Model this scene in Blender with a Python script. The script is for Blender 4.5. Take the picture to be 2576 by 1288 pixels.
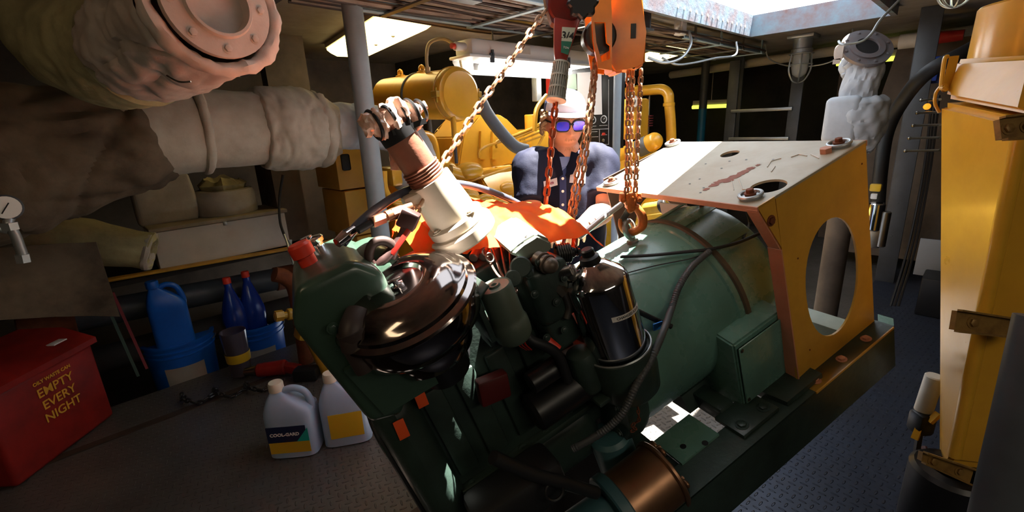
import bpy, bmesh, math, random
import numpy as np
from mathutils import Vector, Matrix, noise
random.seed(7)
for o in list(bpy.data.objects): bpy.data.objects.remove(o)
SC = bpy.context.scene; COL = SC.collection; PI = math.pi

# ------------------------------------------------------------------ camera
F = 1150.0; H = 1.25                       # focal length in px of the 2576 wide frame, eye height
_up = -np.array([175., 3956., F]); _up /= np.linalg.norm(_up)
_y = np.array([0, 0, 1.]) - _up*_up[2]; _y /= np.linalg.norm(_y); _x = np.cross(_y, _up)
_ex = .72*_x + .694*_y; _ex /= np.linalg.norm(_ex); _ny = -.694*_x + .72*_y; _ny /= np.linalg.norm(_ny)
CM = np.array([_ex, _ny, _up])             # camera (right, down, forward) -> ship axes
cam_d = bpy.data.cameras.new('camera'); cam = bpy.data.objects.new('camera', cam_d); COL.objects.link(cam)
cam_d.sensor_width = 36; cam_d.lens = 36*F/2576; cam_d.clip_start = .02
rx, rd, rf = CM @ [1, 0, 0], CM @ [0, 1, 0], CM @ [0, 0, 1]
cam.matrix_world = Matrix(((rx[0], -rd[0], -rf[0], 0), (rx[1], -rd[1], -rf[1], 0), (rx[2], -rd[2], -rf[2], H), (0, 0, 0, 1)))
SC.camera = cam

# ------------------------------------------------------------------ sky, sun, exposure
SC.view_settings.view_transform = 'Standard'; SC.view_settings.look = 'None'
SC.view_settings.gamma = 1; SC.view_settings.use_curve_mapping = False
SC.view_settings.exposure = 0.0
w = bpy.data.worlds.new('sky'); SC.world = w; w.use_nodes = True
w.node_tree.nodes['Background'].inputs[0].default_value = (.86, .93, 1, 1)
w.node_tree.nodes['Background'].inputs[1].default_value = 3.3
sd = bpy.data.lights.new('sun', 'SUN'); sd.energy = 85; sd.angle = .009; sd.color = (1, .94, .84)
so = bpy.data.objects.new('sun', sd); COL.objects.link(so)
SUN = Vector((.3, -.07, 1)).normalized()
so.rotation_euler = SUN.to_track_quat('Z', 'Y').to_euler(); so.location = (3, -2, 6)

# ------------------------------------------------------------------ geometry helpers
O_ = np.array([0, 0, H])
def V(*a): return Vector(a)
def ray(u, v): return CM @ np.array([(u-1288)/F, (v-644)/F, 1])
def P(u, v, d): return Vector(O_ + ray(u, v)*d)
def pl(u, v, ax, c): r = ray(u, v); return Vector(O_ + r*((c-O_[ax])/r[ax]))
def Xp(u, v, c): return pl(u, v, 0, c)
def Yp(u, v, c): return pl(u, v, 1, c)
def Zp(u, v, c=0): return pl(u, v, 2, c)
_R = np.array([[.84, -.426, -.335], [-.451, -.208, -.868], [.301, .88, -.367]])
_a, _s, _b = np.linalg.svd(_R); _R = _a @ _b
RW = CM @ _R; TW = CM @ (1.131*np.array([890/F, -291/F, 1])) + O_
def gl(u, v, ax, val):                      # pixel -> point of the generator set's own frame on plane ax = val
    r = RW.T @ ray(u, v); o = RW.T @ (O_-TW); return Vector(o + r*((val-o[ax])/r[ax]))
GM = Matrix([list(RW[i])+[TW[i]] for i in range(3)]+[[0, 0, 0, 1]])
def gwd(*a): return GM @ Vector(a)
def frame(z):
    z = Vector(z).normalized(); t = Vector((0, 0, 1)) if abs(z.z) < .95 else Vector((1, 0, 0))
    x = t.cross(z).normalized(); return x, z.cross(x), z
def spline(pts, n=8, closed=False):
    p = [Vector(q) for q in pts]; L = len(p); out = []
    rng = range(L) if closed else range(L-1)
    for i in rng:
        if closed: a, b, c, d = p[i-1], p[i], p[(i+1) % L], p[(i+2) % L]
        else: a, b, c, d = p[max(i-1, 0)], p[i], p[i+1], p[min(i+2, L-1)]
        for k in range(n):
            t = k/n
            out.append(.5*((2*b)+(c-a)*t+(2*a-5*b+4*c-d)*t*t+(3*b-a-3*c+d)*t**3))
    if not closed: out.append(p[-1])
    return out
def lerp(a, b, t): return a+(b-a)*t

class MB:
    def __init__(s): s.bm = bmesh.new()
    def faces(s, vs, fs, mi=0):
        v = [s.bm.verts.new(q) for q in vs]
        for f in fs:
            try: s.bm.faces.new([v[i] for i in f]).material_index = mi
            except ValueError: pass
        return s
    def box(s, c, size, rot=None, bev=0.0, seg=2, mi=0):
        b = bmesh.new(); bmesh.ops.create_cube(b, size=1)
        for q in b.verts: q.co = Vector((q.co.x*size[0], q.co.y*size[1], q.co.z*size[2]))
        if bev: bmesh.ops.bevel(b, geom=b.edges[:], offset=bev, segments=seg, profile=.5, affect='EDGES')
        m = rot if rot is not None else Matrix.Identity(3)
        vs = [Vector(c)+m @ q.co for q in b.verts]; b.verts.index_update()
        s.faces(vs, [[q.index for q in f.verts] for f in b.faces], mi); b.free(); return s
    def bar(s, p0, p1, wx, wy, upv=(0, 0, 1), bev=0, mi=0):
        p0, p1 = Vector(p0), Vector(p1); z = (p1-p0); L = z.length; z.normalize()
        y = Vector(upv); y = (y - z*y.dot(z)).normalized(); x = y.cross(z)
        return s.box((p0+p1)/2, (wx, wy, L), Matrix((x, y, z)).transposed(), bev, 2, mi)
    def rings(s, rs, cap0=True, cap1=True, closed=False, mi=0):
        n = len(rs[0]); vs = [q for r in rs for q in r]; fs = []
        m = len(rs)
        for i in range(m if closed else m-1):
            a, b = i*n, ((i+1) % m)*n
            for k in range(n): fs.append((a+k, a+(k+1) % n, b+(k+1) % n, b+k))
        if not closed:
            if cap0: fs.append(tuple(range(n))[::-1])
            if cap1: fs.append(tuple((m-1)*n+k for k in range(n)))
        return s.faces(vs, fs, mi)
    def lathe(s, c, axis, prof, seg=32, sx=1, mi=0, cap=True, disp=None):
        x, y, z = frame(axis); c = Vector(c); rs = []
        for r, h in prof:
            rs.append([c+z*h+(x*math.cos(2*PI*k/seg)*sx+y*math.sin(2*PI*k/seg))*max(r, 1e-4) for k in range(seg)])
        return s.rings(rs, cap, cap, mi=mi)
    def cyl(s, p0, p1, r0, r1=None, seg=24, bev=0, mi=0):
        p0, p1 = Vector(p0), Vector(p1); L = (p1-p0).length; r1 = r0 if r1 is None else r1
        pr = [(r0, 0), (r1, L)] if not bev else [(r0-bev, 0), (r0, bev), (r1, L-bev), (r1-bev, L)]
        return s.lathe(p0, p1-p0, pr, seg, mi=mi)
    def tube(s, pts, r, seg=10, closed=False, mi=0, cap=True, sm=0):
        pts = spline(pts, sm, closed) if sm else [Vector(p) for p in pts]
        n = len(pts); rs = []
        if not hasattr(r, '__len__'): rr = [r]*n
        else: rr = [np.interp(i/(n-1), np.linspace(0, 1, len(r)), r) for i in range(n)]
        t0 = (pts[1]-pts[0]).normalized(); x, y, _ = frame(t0); prev = t0
        for i in range(n):
            if closed: t = (pts[(i+1) % n]-pts[i-1]).normalized()
            else: t = (pts[min(i+1, n-1)]-pts[max(i-1, 0)]).normalized()
            q = prev.rotation_difference(t); x = q @ x; x = (x-t*x.dot(t)).normalized(); y = t.cross(x); prev = t
            rs.append([pts[i]+(x*math.cos(2*PI*k/seg)+y*math.sin(2*PI*k/seg))*rr[i] for k in range(seg)])
        return s.rings(rs, cap, cap, closed, mi)
    def torus(s, c, nrm, R, r, seg=32, rs=10, mi=0, sx=1):
        x, y, z = frame(nrm); c = Vector(c)
        return s.tube([c+(x*math.cos(2*PI*k/seg)*sx+y*math.sin(2*PI*k/seg))*R for k in range(seg)], r, rs, True, mi)
    def prism(s, poly, off, mi=0):
        poly = [Vector(p) for p in poly]; off = Vector(off); n = len(poly)
        return s.faces(poly+[p+off for p in poly], [tuple(range(n)), tuple(range(2*n-1, n-1, -1))]+[(i, n+i, n+(i+1) % n, (i+1) % n) for i in range(n)], mi)
    def plate(s, outer, holes, off, mi=0):    # flat plate with holes: outer and holes are 3D loops
        b = bmesh.new(); ed = []
        for lp in [outer]+holes:
            v = [b.verts.new(q) for q in lp]; ed += [b.edges.new((v[i], v[(i+1) % len(v)])) for i in range(len(v))]
        bmesh.ops.triangle_fill(b, use_beauty=True, use_dissolve=False, edges=ed)
        fs = b.faces[:]
        r = bmesh.ops.extrude_face_region(b, geom=fs)
        for g in r['geom']:
            if isinstance(g, bmesh.types.BMVert): g.co += Vector(off)
        b.verts.index_update()
        s.faces([q.co.copy() for q in b.verts], [[q.index for q in f.verts] for f in b.faces], mi); b.free(); return s
    def ball(s, c, r, rot=None, seg=20, rings=12, mi=0):
        if not hasattr(r, '__len__'): r = (r, r, r)
        m = rot if rot is not None else Matrix.Identity(3); c = Vector(c); rs = []
        for i in range(rings+1):
            th = PI*i/rings; a = max(math.sin(th), 1e-3)
            rs.append([c+m @ Vector((r[0]*a*math.cos(2*PI*k/seg), r[1]*a*math.sin(2*PI*k/seg), -r[2]*math.cos(th))) for k in range(seg)])
        return s.rings(rs, True, True, mi=mi)
    def chain(s, pts, L, wr, seg=16, wd=None):
        pts = [Vector(p) for p in pts]; cum = [0]
        for i in range(1, len(pts)): cum.append(cum[-1]+(pts[i]-pts[i-1]).length)
        n = max(2, int(cum[-1]/(L-2*wr))); st = cum[-1]/n; wd = wd or L*.34
        for i in range(n):
            t = (i+.5)*st; j = max(k for k in range(len(cum)-1) if cum[k] <= t)
            d = (pts[j+1]-pts[j]).normalized(); c = pts[j]+d*(t-cum[j]); x, y, z = frame(d)
            ang = (i % 2)*PI/2+.5+random.uniform(-.15, .15); u = x*math.cos(ang)+y*math.sin(ang)
            h = L/2-wd; pp = []
            for k in range(seg):
                a = 2*PI*k/seg; ca, sa = math.cos(a), math.sin(a)
                pp.append(c+u*(wd-wr)*ca+z*((wd-wr)*sa+(h if sa > 0 else -h)))
            s.tube(pp, wr, 6, True)
        return s
    def bolt(s, p, nrm, r, h=None, mi=0):
        h = h or r*.7; p = Vector(p); n = Vector(nrm).normalized()
        s.cyl(p, p+n*h*.25, r*1.5, seg=14, mi=mi); return s.lathe(p, n, [(r, 0), (r, h*.9), (r*.85, h)], 6, mi=mi)
    def wobble(s, amp, sc, seed=0, sc2=None):
        s.bm.normal_update()
        for v in s.bm.verts:
            q = v.co*sc+Vector((seed, seed*1.7, -seed))
            d = noise.noise(q)*amp
            if sc2: d += (abs(noise.noise(v.co*sc2+Vector((seed, 3, 1))))-.25)*amp*.9
            v.co += v.normal*d
        return s
    def crease(s, A, sc, seed=0, w=.07):     # narrow inward folds, stretched
        s.bm.normal_update()
        for v in s.bm.verts:
            q = v.co; d = 0
            for k, (fx, fy, fz) in enumerate(((1, .45, .6), (.4, 1, 1.2))):
                n = abs(noise.noise(V(q.x*sc*fx+seed+k*7, q.y*sc*fy, q.z*sc*fz-seed)))
                d -= A*math.exp(-(n/w)**2)
            v.co += v.normal*(d+A*.3)
        return s

MW = {}
def finish(name, mb, mats, sharp=38, doubles=False):
    bm = mb.bm
    if doubles: bmesh.ops.remove_doubles(bm, verts=bm.verts[:], dist=1e-5)
    bmesh.ops.recalc_face_normals(bm, faces=bm.faces[:])
    for f in bm.faces: f.smooth = True
    for e in bm.edges:
        if len(e.link_faces) == 2 and e.calc_face_angle(0) > math.radians(sharp): e.smooth = False
    me = bpy.data.meshes.new(name); bm.to_mesh(me); bm.free()
    for m in (mats if isinstance(mats, (list, tuple)) else [mats]): me.materials.append(m)
    return me
def link_mesh(name, me, parent=None, wld=True, origin=None):
    inv = Matrix.Identity(4)
    if parent is not None and wld: inv = MW[parent.name].inverted()
    me.transform(inv); n = len(me.vertices)
    co = np.empty(n*3); me.vertices.foreach_get('co', co); co = co.reshape(-1, 3)
    c = Vector((co.min(0)+co.max(0))/2)
    if parent is None: c.z = co[:, 2].min()
    me.transform(Matrix.Translation(-c)); me.update()
    o = bpy.data.objects.new(name, me); COL.objects.link(o); o.location = c
    base = MW[parent.name] if parent is not None else Matrix.Identity(4)
    if parent is not None: o.parent = parent
    MW[o.name] = base @ Matrix.Translation(c); return o
def part(name, mb, mats, parent, wld=True, label=None, sharp=38):
    o = link_mesh(name, finish(name, mb, mats, sharp), parent, wld)
    if label: o['label'] = label
    return o
def thing(name, mb, mats, label, cat, group=None, sharp=38):
    o = link_mesh(name, finish(name, mb, mats, sharp)); o['label'] = label; o['category'] = cat
    if group: o['group'] = group
    return o
def empty(name, loc, label, cat, group=None, mat=None):
    o = bpy.data.objects.new(name, None); COL.objects.link(o); o.empty_display_size = .1
    o.matrix_world = mat if mat is not None else Matrix.Translation(Vector(loc))
    MW[o.name] = o.matrix_world.copy(); o['label'] = label; o['category'] = cat
    if group: o['group'] = group
    return o
def struct(name, mb, mats, sharp=38):
    o = link_mesh(name, finish(name, mb, mats, sharp)); o['kind'] = 'structure'; return o
def text_part(name, txt, size, mat, parent, origin, xdir, ydir, wld=True, depth=.0006, align='CENTER', warp=None, label=None, bold=0):
    cu = bpy.data.curves.new(name, 'FONT'); cu.body = txt; cu.size = size; cu.align_x = align; cu.align_y = 'CENTER'
    cu.extrude = depth; cu.offset = bold; cu.resolution_u = 3
    t = bpy.data.objects.new(name, cu); COL.objects.link(t)
    dg = bpy.context.evaluated_depsgraph_get(); me = bpy.data.meshes.new_from_object(t.evaluated_get(dg))
    bpy.data.objects.remove(t); bpy.data.curves.remove(cu)
    x = Vector(xdir).normalized(); y = Vector(ydir); y = (y-x*y.dot(x)).normalized(); z = x.cross(y); o = Vector(origin)
    if warp:
        for v in me.vertices: v.co = warp(v.co)
    else: me.transform(Matrix([[x[i], y[i], z[i], o[i]] for i in range(3)]+[[0, 0, 0, 1]]))
    me.materials.clear(); me.materials.append(mat)
    ob = link_mesh(name, me, parent, wld)
    if label: ob['label'] = label
    return ob

# ------------------------------------------------------------------ materials
def lin(c): return tuple(((x/255)/12.92 if x/255 <= .04045 else ((x/255+.055)/1.055)**2.4) for x in c)+(1,)
def mat(name, col, rough=.5, metal=0., dirt=None, damt=.4, dsc=6., bump=0., bsc=60., rv=.12, coat=0., spec=.5, emit=0, ecol=None, alpha=1, trans=0, stretch=None, ior=1.45):
    m = bpy.data.materials.new(name); m.use_nodes = True; nt = m.node_tree; N = nt.nodes; K = nt.links
    b = N['Principled BSDF']; c = lin(col)
    b.inputs['Base Color'].default_value = c; b.inputs['Roughness'].default_value = rough; b.inputs['Metallic'].default_value = metal
    b.inputs['Coat Weight'].default_value = coat; b.inputs['Coat Roughness'].default_value = .15
    b.inputs['Specular IOR Level'].default_value = spec; b.inputs['Transmission Weight'].default_value = trans
    b.inputs['Alpha'].default_value = alpha; b.inputs['IOR'].default_value = ior
    if emit: b.inputs['Emission Strength'].default_value = emit; b.inputs['Emission Color'].default_value = lin(ecol or col)
    tc = N.new('ShaderNodeTexCoord'); src = tc.outputs['Object']
    if stretch:
        mp = N.new('ShaderNodeMapping'); mp.inputs['Scale'].default_value = stretch; K.new(src, mp.inputs[0]); src = mp.outputs[0]
    def nz(sc, det=5, ro=.6):
        n = N.new('ShaderNodeTexNoise'); n.inputs['Scale'].default_value = sc; n.inputs['Detail'].default_value = det; n.inputs['Roughness'].default_value = ro
        K.new(src, n.inputs['Vector']); return n.outputs['Fac']
    if dirt is not None:
        cr = N.new('ShaderNodeValToRGB'); cr.color_ramp.elements[0].position = .5-.12; cr.color_ramp.elements[1].position = .5+.22
        K.new(nz(dsc, 8, .65), cr.inputs[0]); mu = N.new('ShaderNodeMath'); mu.operation = 'MULTIPLY'; mu.inputs[1].default_value = damt
        K.new(cr.outputs[0], mu.inputs[0]); mx = N.new('ShaderNodeMix'); mx.data_type = 'RGBA'
        mx.inputs[6].default_value = c; mx.inputs[7].default_value = lin(dirt); K.new(mu.outputs[0], mx.inputs[0]); K.new(mx.outputs[2], b.inputs['Base Color'])
    if rv:
        mr = N.new('ShaderNodeMapRange'); mr.inputs[3].default_value = max(rough-rv, .02); mr.inputs[4].default_value = min(rough+rv, 1)
        K.new(nz(14, 4), mr.inputs[0]); K.new(mr.outputs[0], b.inputs['Roughness'])
    if bump:
        bp = N.new('ShaderNodeBump'); bp.inputs['Strength'].default_value = bump; bp.inputs['Distance'].default_value = .004
        K.new(nz(bsc, 6), bp.inputs['Height']); K.new(bp.outputs[0], b.inputs['Normal'])
    return m
G_PAINT = mat('green_paint', (96, 136, 124), .28, dirt=(40, 52, 46), damt=.45, dsc=4, bump=.12, bsc=40, coat=.25)
G_SHADE = mat('shaded_green_paint', (46, 62, 56), .42, dirt=(26, 26, 24), damt=.6, dsc=9, bump=.25, bsc=50, coat=.1)  # same green paint as the drum, shade on the engine put into the colour
G_TANK = mat('shaded_tank_green', (52, 74, 62), .32, dirt=(30, 34, 30), damt=.4, dsc=5, bump=.12, bsc=40, coat=.3)  # same green paint again, darkened for the shade at the engine front
YEL = mat('yellow_engine_paint', (214, 160, 46), .33, dirt=(150, 98, 30), damt=.3, dsc=5, bump=.08, bsc=30, coat=.3)
YEL_OLD = mat('worn_yellow_paint', (196, 148, 54), .5, dirt=(150, 105, 45), damt=.35, dsc=6, bump=.1)
YEL_RAIL = mat('rail_yellow_paint', (190, 142, 40), .5, dirt=(90, 66, 30), damt=.4, dsc=12)
OLIVE = mat('olive_yellow_paint', (186, 146, 42), .4, dirt=(96, 76, 30), damt=.5, dsc=12, bump=.2)
CHROME = mat('chrome', (200, 200, 205), .07, 1, rv=.03)
CHROME_D = mat('dark_chrome', (140, 132, 130), .1, 1, rv=.04)
STEEL = mat('steel', (150, 146, 138), .35, 1, dirt=(90, 74, 58), damt=.4)
GALV = mat('galvanised', (170, 176, 180), .42, .7, dirt=(120, 120, 118), damt=.4)
RUSTY = mat('rusty_chain', (182, 150, 120), .45, .6, dirt=(130, 70, 40), damt=.7, dsc=40, bump=.3)
RUST = mat('rust', (120, 64, 36), .8, .1, dirt=(70, 36, 22), damt=.7, dsc=20, bump=.5)
BLACK = mat('black_rubber', (26, 26, 28), .55, bump=.1)
BLK_PAINT = mat('black_paint', (22, 22, 24), .4)
GREY_P = mat('grey_paint', (146, 158, 168), .42, dirt=(100, 104, 106), damt=.4, dsc=5)
GREY_D = mat('dark_grey_paint', (70, 74, 80), .45, dirt=(40, 38, 36), damt=.5)
WHITE_P = mat('white_paint', (205, 200, 190), .5, dirt=(150, 138, 118), damt=.4, dsc=5)
WHITE = mat('white_plastic', (225, 225, 225), .35)
LAG = mat('lagging_cloth', (168, 160, 148), .75, dirt=(118, 106, 92), damt=.6, dsc=5, bump=.5, bsc=25, spec=.3)
LAG_P = mat('pinkish_lagging_cloth', (188, 176, 166), .7, dirt=(140, 116, 102), damt=.5, dsc=6, bump=.4, bsc=22, spec=.35)
LAG_BR = mat('brown_sooty_lagging', (104, 90, 74), .85, dirt=(44, 36, 30), damt=.85, dsc=4, bump=.5, bsc=30, spec=.2)
LAG_D = mat('sooty_lagging_cloth', (168, 158, 118), .85, dirt=(80, 70, 54), damt=.7, dsc=5, bump=.5, bsc=30, spec=.2)
LAG_B = mat('pale_grey_lagging_cloth', (176, 182, 190), .7, dirt=(130, 130, 132), damt=.4, dsc=7, bump=.3, bsc=30, spec=.3)
HULL = mat('sooty_hull', (46, 42, 40), .8, dirt=(18, 17, 17), damt=.8, dsc=3, bump=.4, bsc=15)
HULL_L = mat('brown_hull', (92, 80, 68), .8, dirt=(36, 30, 26), damt=.8, dsc=2.5, bump=.4, bsc=12)
CEIL = mat('ceiling_paint', (150, 142, 134), .75, dirt=(78, 70, 64), damt=.7, dsc=2.5, bump=.3, bsc=12)
COAM = mat('hatch_coaming_paint', (120, 142, 158), .6, dirt=(128, 72, 52), damt=.75, dsc=7, bump=.4, bsc=30)
PALE_BLUE = mat('pale_blue_paint', (166, 192, 204), .5, dirt=(140, 140, 130), damt=.4, dsc=9)
ORANGE = mat('orange_paint', (240, 140, 36), .38, dirt=(150, 74, 20), damt=.3, dsc=14, coat=.2)
RED = mat('red_paint', (170, 34, 24), .38, dirt=(96, 22, 18), damt=.5, dsc=9, coat=.2)
RED_D = mat('dark_red_can', (140, 26, 20), .5, dirt=(70, 16, 14), damt=.5, dsc=8)
BLUE_PL = mat('blue_plastic', (16, 92, 190), .35, dirt=(12, 60, 130), damt=.4, dsc=6)
BLUE_B = mat('blue_bottle', (22, 62, 170), .22, trans=.35, coat=.3)
CAP_RED = mat('red_cap', (216, 60, 40), .4)
BRONZE = mat('bronze', (150, 112, 84), .38, .85, dirt=(92, 66, 50), damt=.5)
BROWN_P = mat('brown_pipe', (150, 96, 76), .5, .3, dirt=(96, 58, 46), damt=.6, dsc=9, bump=.2)
# ------------------------------------------------------------------ diamond plate material (raised lozenges, real bump)
def diamond(name, col, rough, pitch=.028, rot=0.35, dirt=(60, 56, 52), damt=.5, hgt=1.0, metal=.6):
    m = mat(name, col, rough, metal, dirt=dirt, damt=damt, dsc=2.2, rv=.1); nt = m.node_tree; N = nt.nodes; K = nt.links; b = N['Principled BSDF']
    tc = N.new('ShaderNodeTexCoord'); mp = N.new('ShaderNodeMapping'); mp.inputs['Rotation'].default_value = (0, 0, rot)
    mp.inputs['Scale'].default_value = (1/pitch, 1/pitch, 1); K.new(tc.outputs['Object'], mp.inputs[0])
    sx = N.new('ShaderNodeSeparateXYZ'); K.new(mp.outputs[0], sx.inputs[0])
    def mt(op, a, b_=None, c=None):
        n = N.new('ShaderNodeMath'); n.operation = op
        for i, q in enumerate((a, b_, c)):
            if q is None: continue
            if isinstance(q, (int, float)): n.inputs[i].default_value = q
            else: K.new(q, n.inputs[i])
        return n.outputs[0]
    X, Yy = sx.outputs[0], sx.outputs[1]
    par = mt('MODULO', mt('ABSOLUTE', mt('ADD', mt('FLOOR', X), mt('FLOOR', Yy))), 2)
    fx = mt('SUBTRACT', mt('FRACT', X), .5); fy = mt('SUBTRACT', mt('FRACT', Yy), .5)
    ip = mt('SUBTRACT', 1, par)
    qx = mt('ADD', mt('MULTIPLY', fx, ip), mt('MULTIPLY', fy, par)); qy = mt('ADD', mt('MULTIPLY', fy, ip), mt('MULTIPLY', fx, par))
    d = mt('ADD', mt('POWER', mt('ABSOLUTE', mt('DIVIDE', qx, .46)), 2), mt('POWER', mt('ABSOLUTE', mt('DIVIDE', qy, .13)), 2))
    hh = mt('SMOOTH_MIN', mt('MAXIMUM', mt('SUBTRACT', 1, d), 0), .5, .2)
    bp = N.new('ShaderNodeBump'); bp.inputs['Strength'].default_value = hgt; bp.inputs['Distance'].default_value = .012
    K.new(hh, bp.inputs['Height']); K.new(bp.outputs[0], b.inputs['Normal']); return m
DIA = diamond('diamond_plate', (112, 108, 105), .38)
DIA_SKY = diamond('skylit_diamond_plate', (62, 70, 88), .4, rot=.12)  # bluish skylight on the right floor is put into the plate colour

# ------------------------------------------------------------------ setting
def slab(x0, x1, y0, y1, z0, z1): return ((x0+x1)/2, (y0+y1)/2, (z0+z1)/2), (x1-x0, y1-y0, z1-z0)
PX, PY0, PY1, DY = 1.40, .43, 1.16, 2.80
m = MB()
for a in ((-2.5, PX, PY1, DY), (PX, 6.6, PY0, DY+1.4)): m.box(*slab(*a, -.012, 0))
struct('floor', m, DIA)
m = MB()
m.box(*slab(-2.5, 6.6, -2.6, PY0, -.012, 0)); struct('floor_right', m, DIA_SKY)
m = MB()                                         # bilge below the open floor and behind the deck edge
m.box(*slab(-2.5, PX+.1, PY0-.1, PY1+.1, -.62, -.6)); m.box(*slab(-2.5, PX, DY, 4.2, -.24, -.22))
for a in ((-2.5, PX, PY0-.02, PY0, -.6, -.012), (-2.5, PX, PY1, PY1+.02, -.6, -.012), (PX, PX+.02, PY0, PY1, -.6, -.012), (-2.5, PX, DY, DY+.01, -.24, -.012)): m.box(*slab(*a))
struct('floor_bilge', m, HULL)
m = MB(); m.box(*slab(-2.5, PX, 1.132, PY1+.004, -.07, .004)); m.box(*slab(-2.5, 1.22, 2.46, 2.50, 0, .006)); struct('trim_1', m, mat('worn_edge_steel', (74, 62, 56), .55, .5, dirt=(60, 40, 30), damt=.6))
CZ = 1.85; HX0, HX1, HY0, HY1 = .60, 3.93, .57, 1.39
m = MB(); m.box(*slab(HX0+.001, 1.30, 1.06, HY1-.001, CZ+.0005, CZ+.05))  # added corner slab, out of view, keeps sun off the deck by the jugs
for a in ((-2.5, HX0-.015, -2.6, 4.3), (HX1+.015, 6.6, -2.6, 4.3), (HX0-.015, HX1+.015, -2.6, HY0-.015), (HX0-.015, HX1+.015, HY1+.015, 4.3)): m.box(*slab(*a, CZ, CZ+.05))
struct('ceiling', m, CEIL)
m = MB()
for x0, x1, y0, y1 in ((HX0-.03, HX1+.03, HY1, HY1+.03), (HX0-.03, HX1+.03, HY0-.03, HY0), (HX0-.03, HX0, HY0, HY1), (HX1, HX1+.03, HY0, HY1)):
    m.box(*slab(x0, x1, y0, y1, CZ-.055, CZ+.09))
for i in range(14):                              # row of bolt holes on the far coaming
    m.cyl((2.75+i*.08, HY1-.001, CZ+.0), (2.75+i*.08, HY1-.004, CZ+.0), .009, seg=8, mi=1)
struct('trim_2', m, [COAM, WHITE_P])
m = MB(); m.box(*slab(-2.5, 6.6, 4.2, 4.3, -.6, CZ+.05)); struct('wall_left', m, HULL_L)
m = MB(); m.box(*slab(6.5, 6.6, -2.6, 4.3, -.6, CZ+.05)); struct('wall_far', m, HULL)
m = MB(); m.box(*slab(-2.5, 6.6, -2.6, -2.5, -.6, CZ+.05)); struct('wall_right', m, HULL)
m = MB(); m.box(*slab(-2.6, -2.5, -2.6, 4.3, -.6, CZ+.05)); struct('wall_near', m, HULL)
# curved hull plating between frames on the right, and the dark shelving bay next to it
m = MB(); cv = []
for i in range(13):
    t = i/12; cv.append((4.55+.55*math.sin(t*PI/2)*.4, .85-.02*i, .1+1.6*t))
m.rings([[Vector(p), Vector(p)+V(.03, 0, 0), Vector(p)+V(.03, -1.6, 0), Vector(p)+V(0, -1.6, 0)] for p in cv]); thing('hull_plating', m, HULL_L, 'brown curved hull plating rising behind the black hose on the right', 'hull plate')

# ceiling beams
for i, (x, y0, y1, wd) in enumerate(((.62, 1.5, 4.15, .16), (2.55, 1.45, 4.15, .12))):
    m = MB(); m.box(*slab(x, x+.012, y0, y1, CZ-wd, CZ)); m.box(*slab(x-.04, x+.05, y0, y1, CZ-wd-.01, CZ-wd))
    thing('ceiling_beam', m, HULL, ['dark deck beam at upper left behind the lagged elbow', 'dark deck beam above the yellow air tank', 'dark deck beam crossing the ceiling beyond the hatch'][i], 'beam', 'steel deck beams')
# frames on the hull
for i, (x, y, t, l) in enumerate(((5.0, 1.86, 0, 'blue-edged left side rail of the ladder'), (5.0, 1.33, 0, 'right side rail of the ladder'))): pass
def ladder():
    e = empty('ladder', (5, 1.6, 0), 'dark steel ladder with pale rungs standing behind the yellow guard', 'ladder')
    for y in (1.9, 1.33):
        m = MB(); m.bar((5.02, y, 0), (5.02, y, 1.75), .03, .10, (0, 1, 0), .004); part('side_rail', m, GREY_D, e)
    for z in (.45, .72, 1.0, 1.27):
        m = MB(); m.box((5.0, 1.615, z), (.05, .55, .03), bev=.004); part('rung', m, GALV, e)
ladder()
for i, (x, y, wdt, mt_, lb) in enumerate(((5.6, 2.05, .1, GREY_D, 'dark steel hull frame left of the ladder'), (5.4, 1.02, .1, HULL_L, 'brown steel hull frame right of the ladder'), (4.2, .375, .11, GREY_D, 'long grey steel frame standing between the brown hull plate and the big yellow case'))):
    m = MB(); m.bar((x, y, 0), (x-.02, y+.02, CZ), .02, wdt, (0, 1, 0), .003); m.bar((x+.04, y+wdt/2, 0), (x+.02, y+.02+wdt/2, CZ), .08, .008, (0, 1, 0))
    if i == 2:
        for k in range(5): m.bolt((x-.012, y+.01, .35+k*.24), (-1, 0, 0), .008)
    thing('steel_upright', m, mt_, lb, 'steel frame', 'upright hull frames')
m = MB(); m.cyl((5.6, 2.45, 0), (5.6, 2.45, CZ), .045, seg=20); m.cyl((5.6, 2.45, 0), (5.6, 2.45, 1.32), .0465, seg=20, mi=1)
thing('stanchion', m, [GREY_D, mat('teal_blue_paint', (24, 104, 142), .4, dirt=(20, 60, 84))], 'grey and blue two-tone post beyond the upright yellow pipe', 'post')
m = MB(); m.cyl((1.06, 2.02, 0), (1.06, 2.02, CZ), .044, seg=28); m.cyl((1.06, 2.02, CZ-.02), (1.06, 2.02, CZ), .07, seg=28)
for k in range(4): m.cyl((1.06, 2.02, .1), (1.06, 2.02, .11), .06)
thing('stanchion', m, GREY_P, 'thick blue-grey steel post left of the exhaust riser', 'post')
m = MB(); m.cyl((2.3, 1.49, 0), (2.3, 1.49, CZ), .022, seg=20); thing('stanchion', m, GREY_P, 'slim grey-green post behind the hoist chain and hook', 'post')

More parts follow.
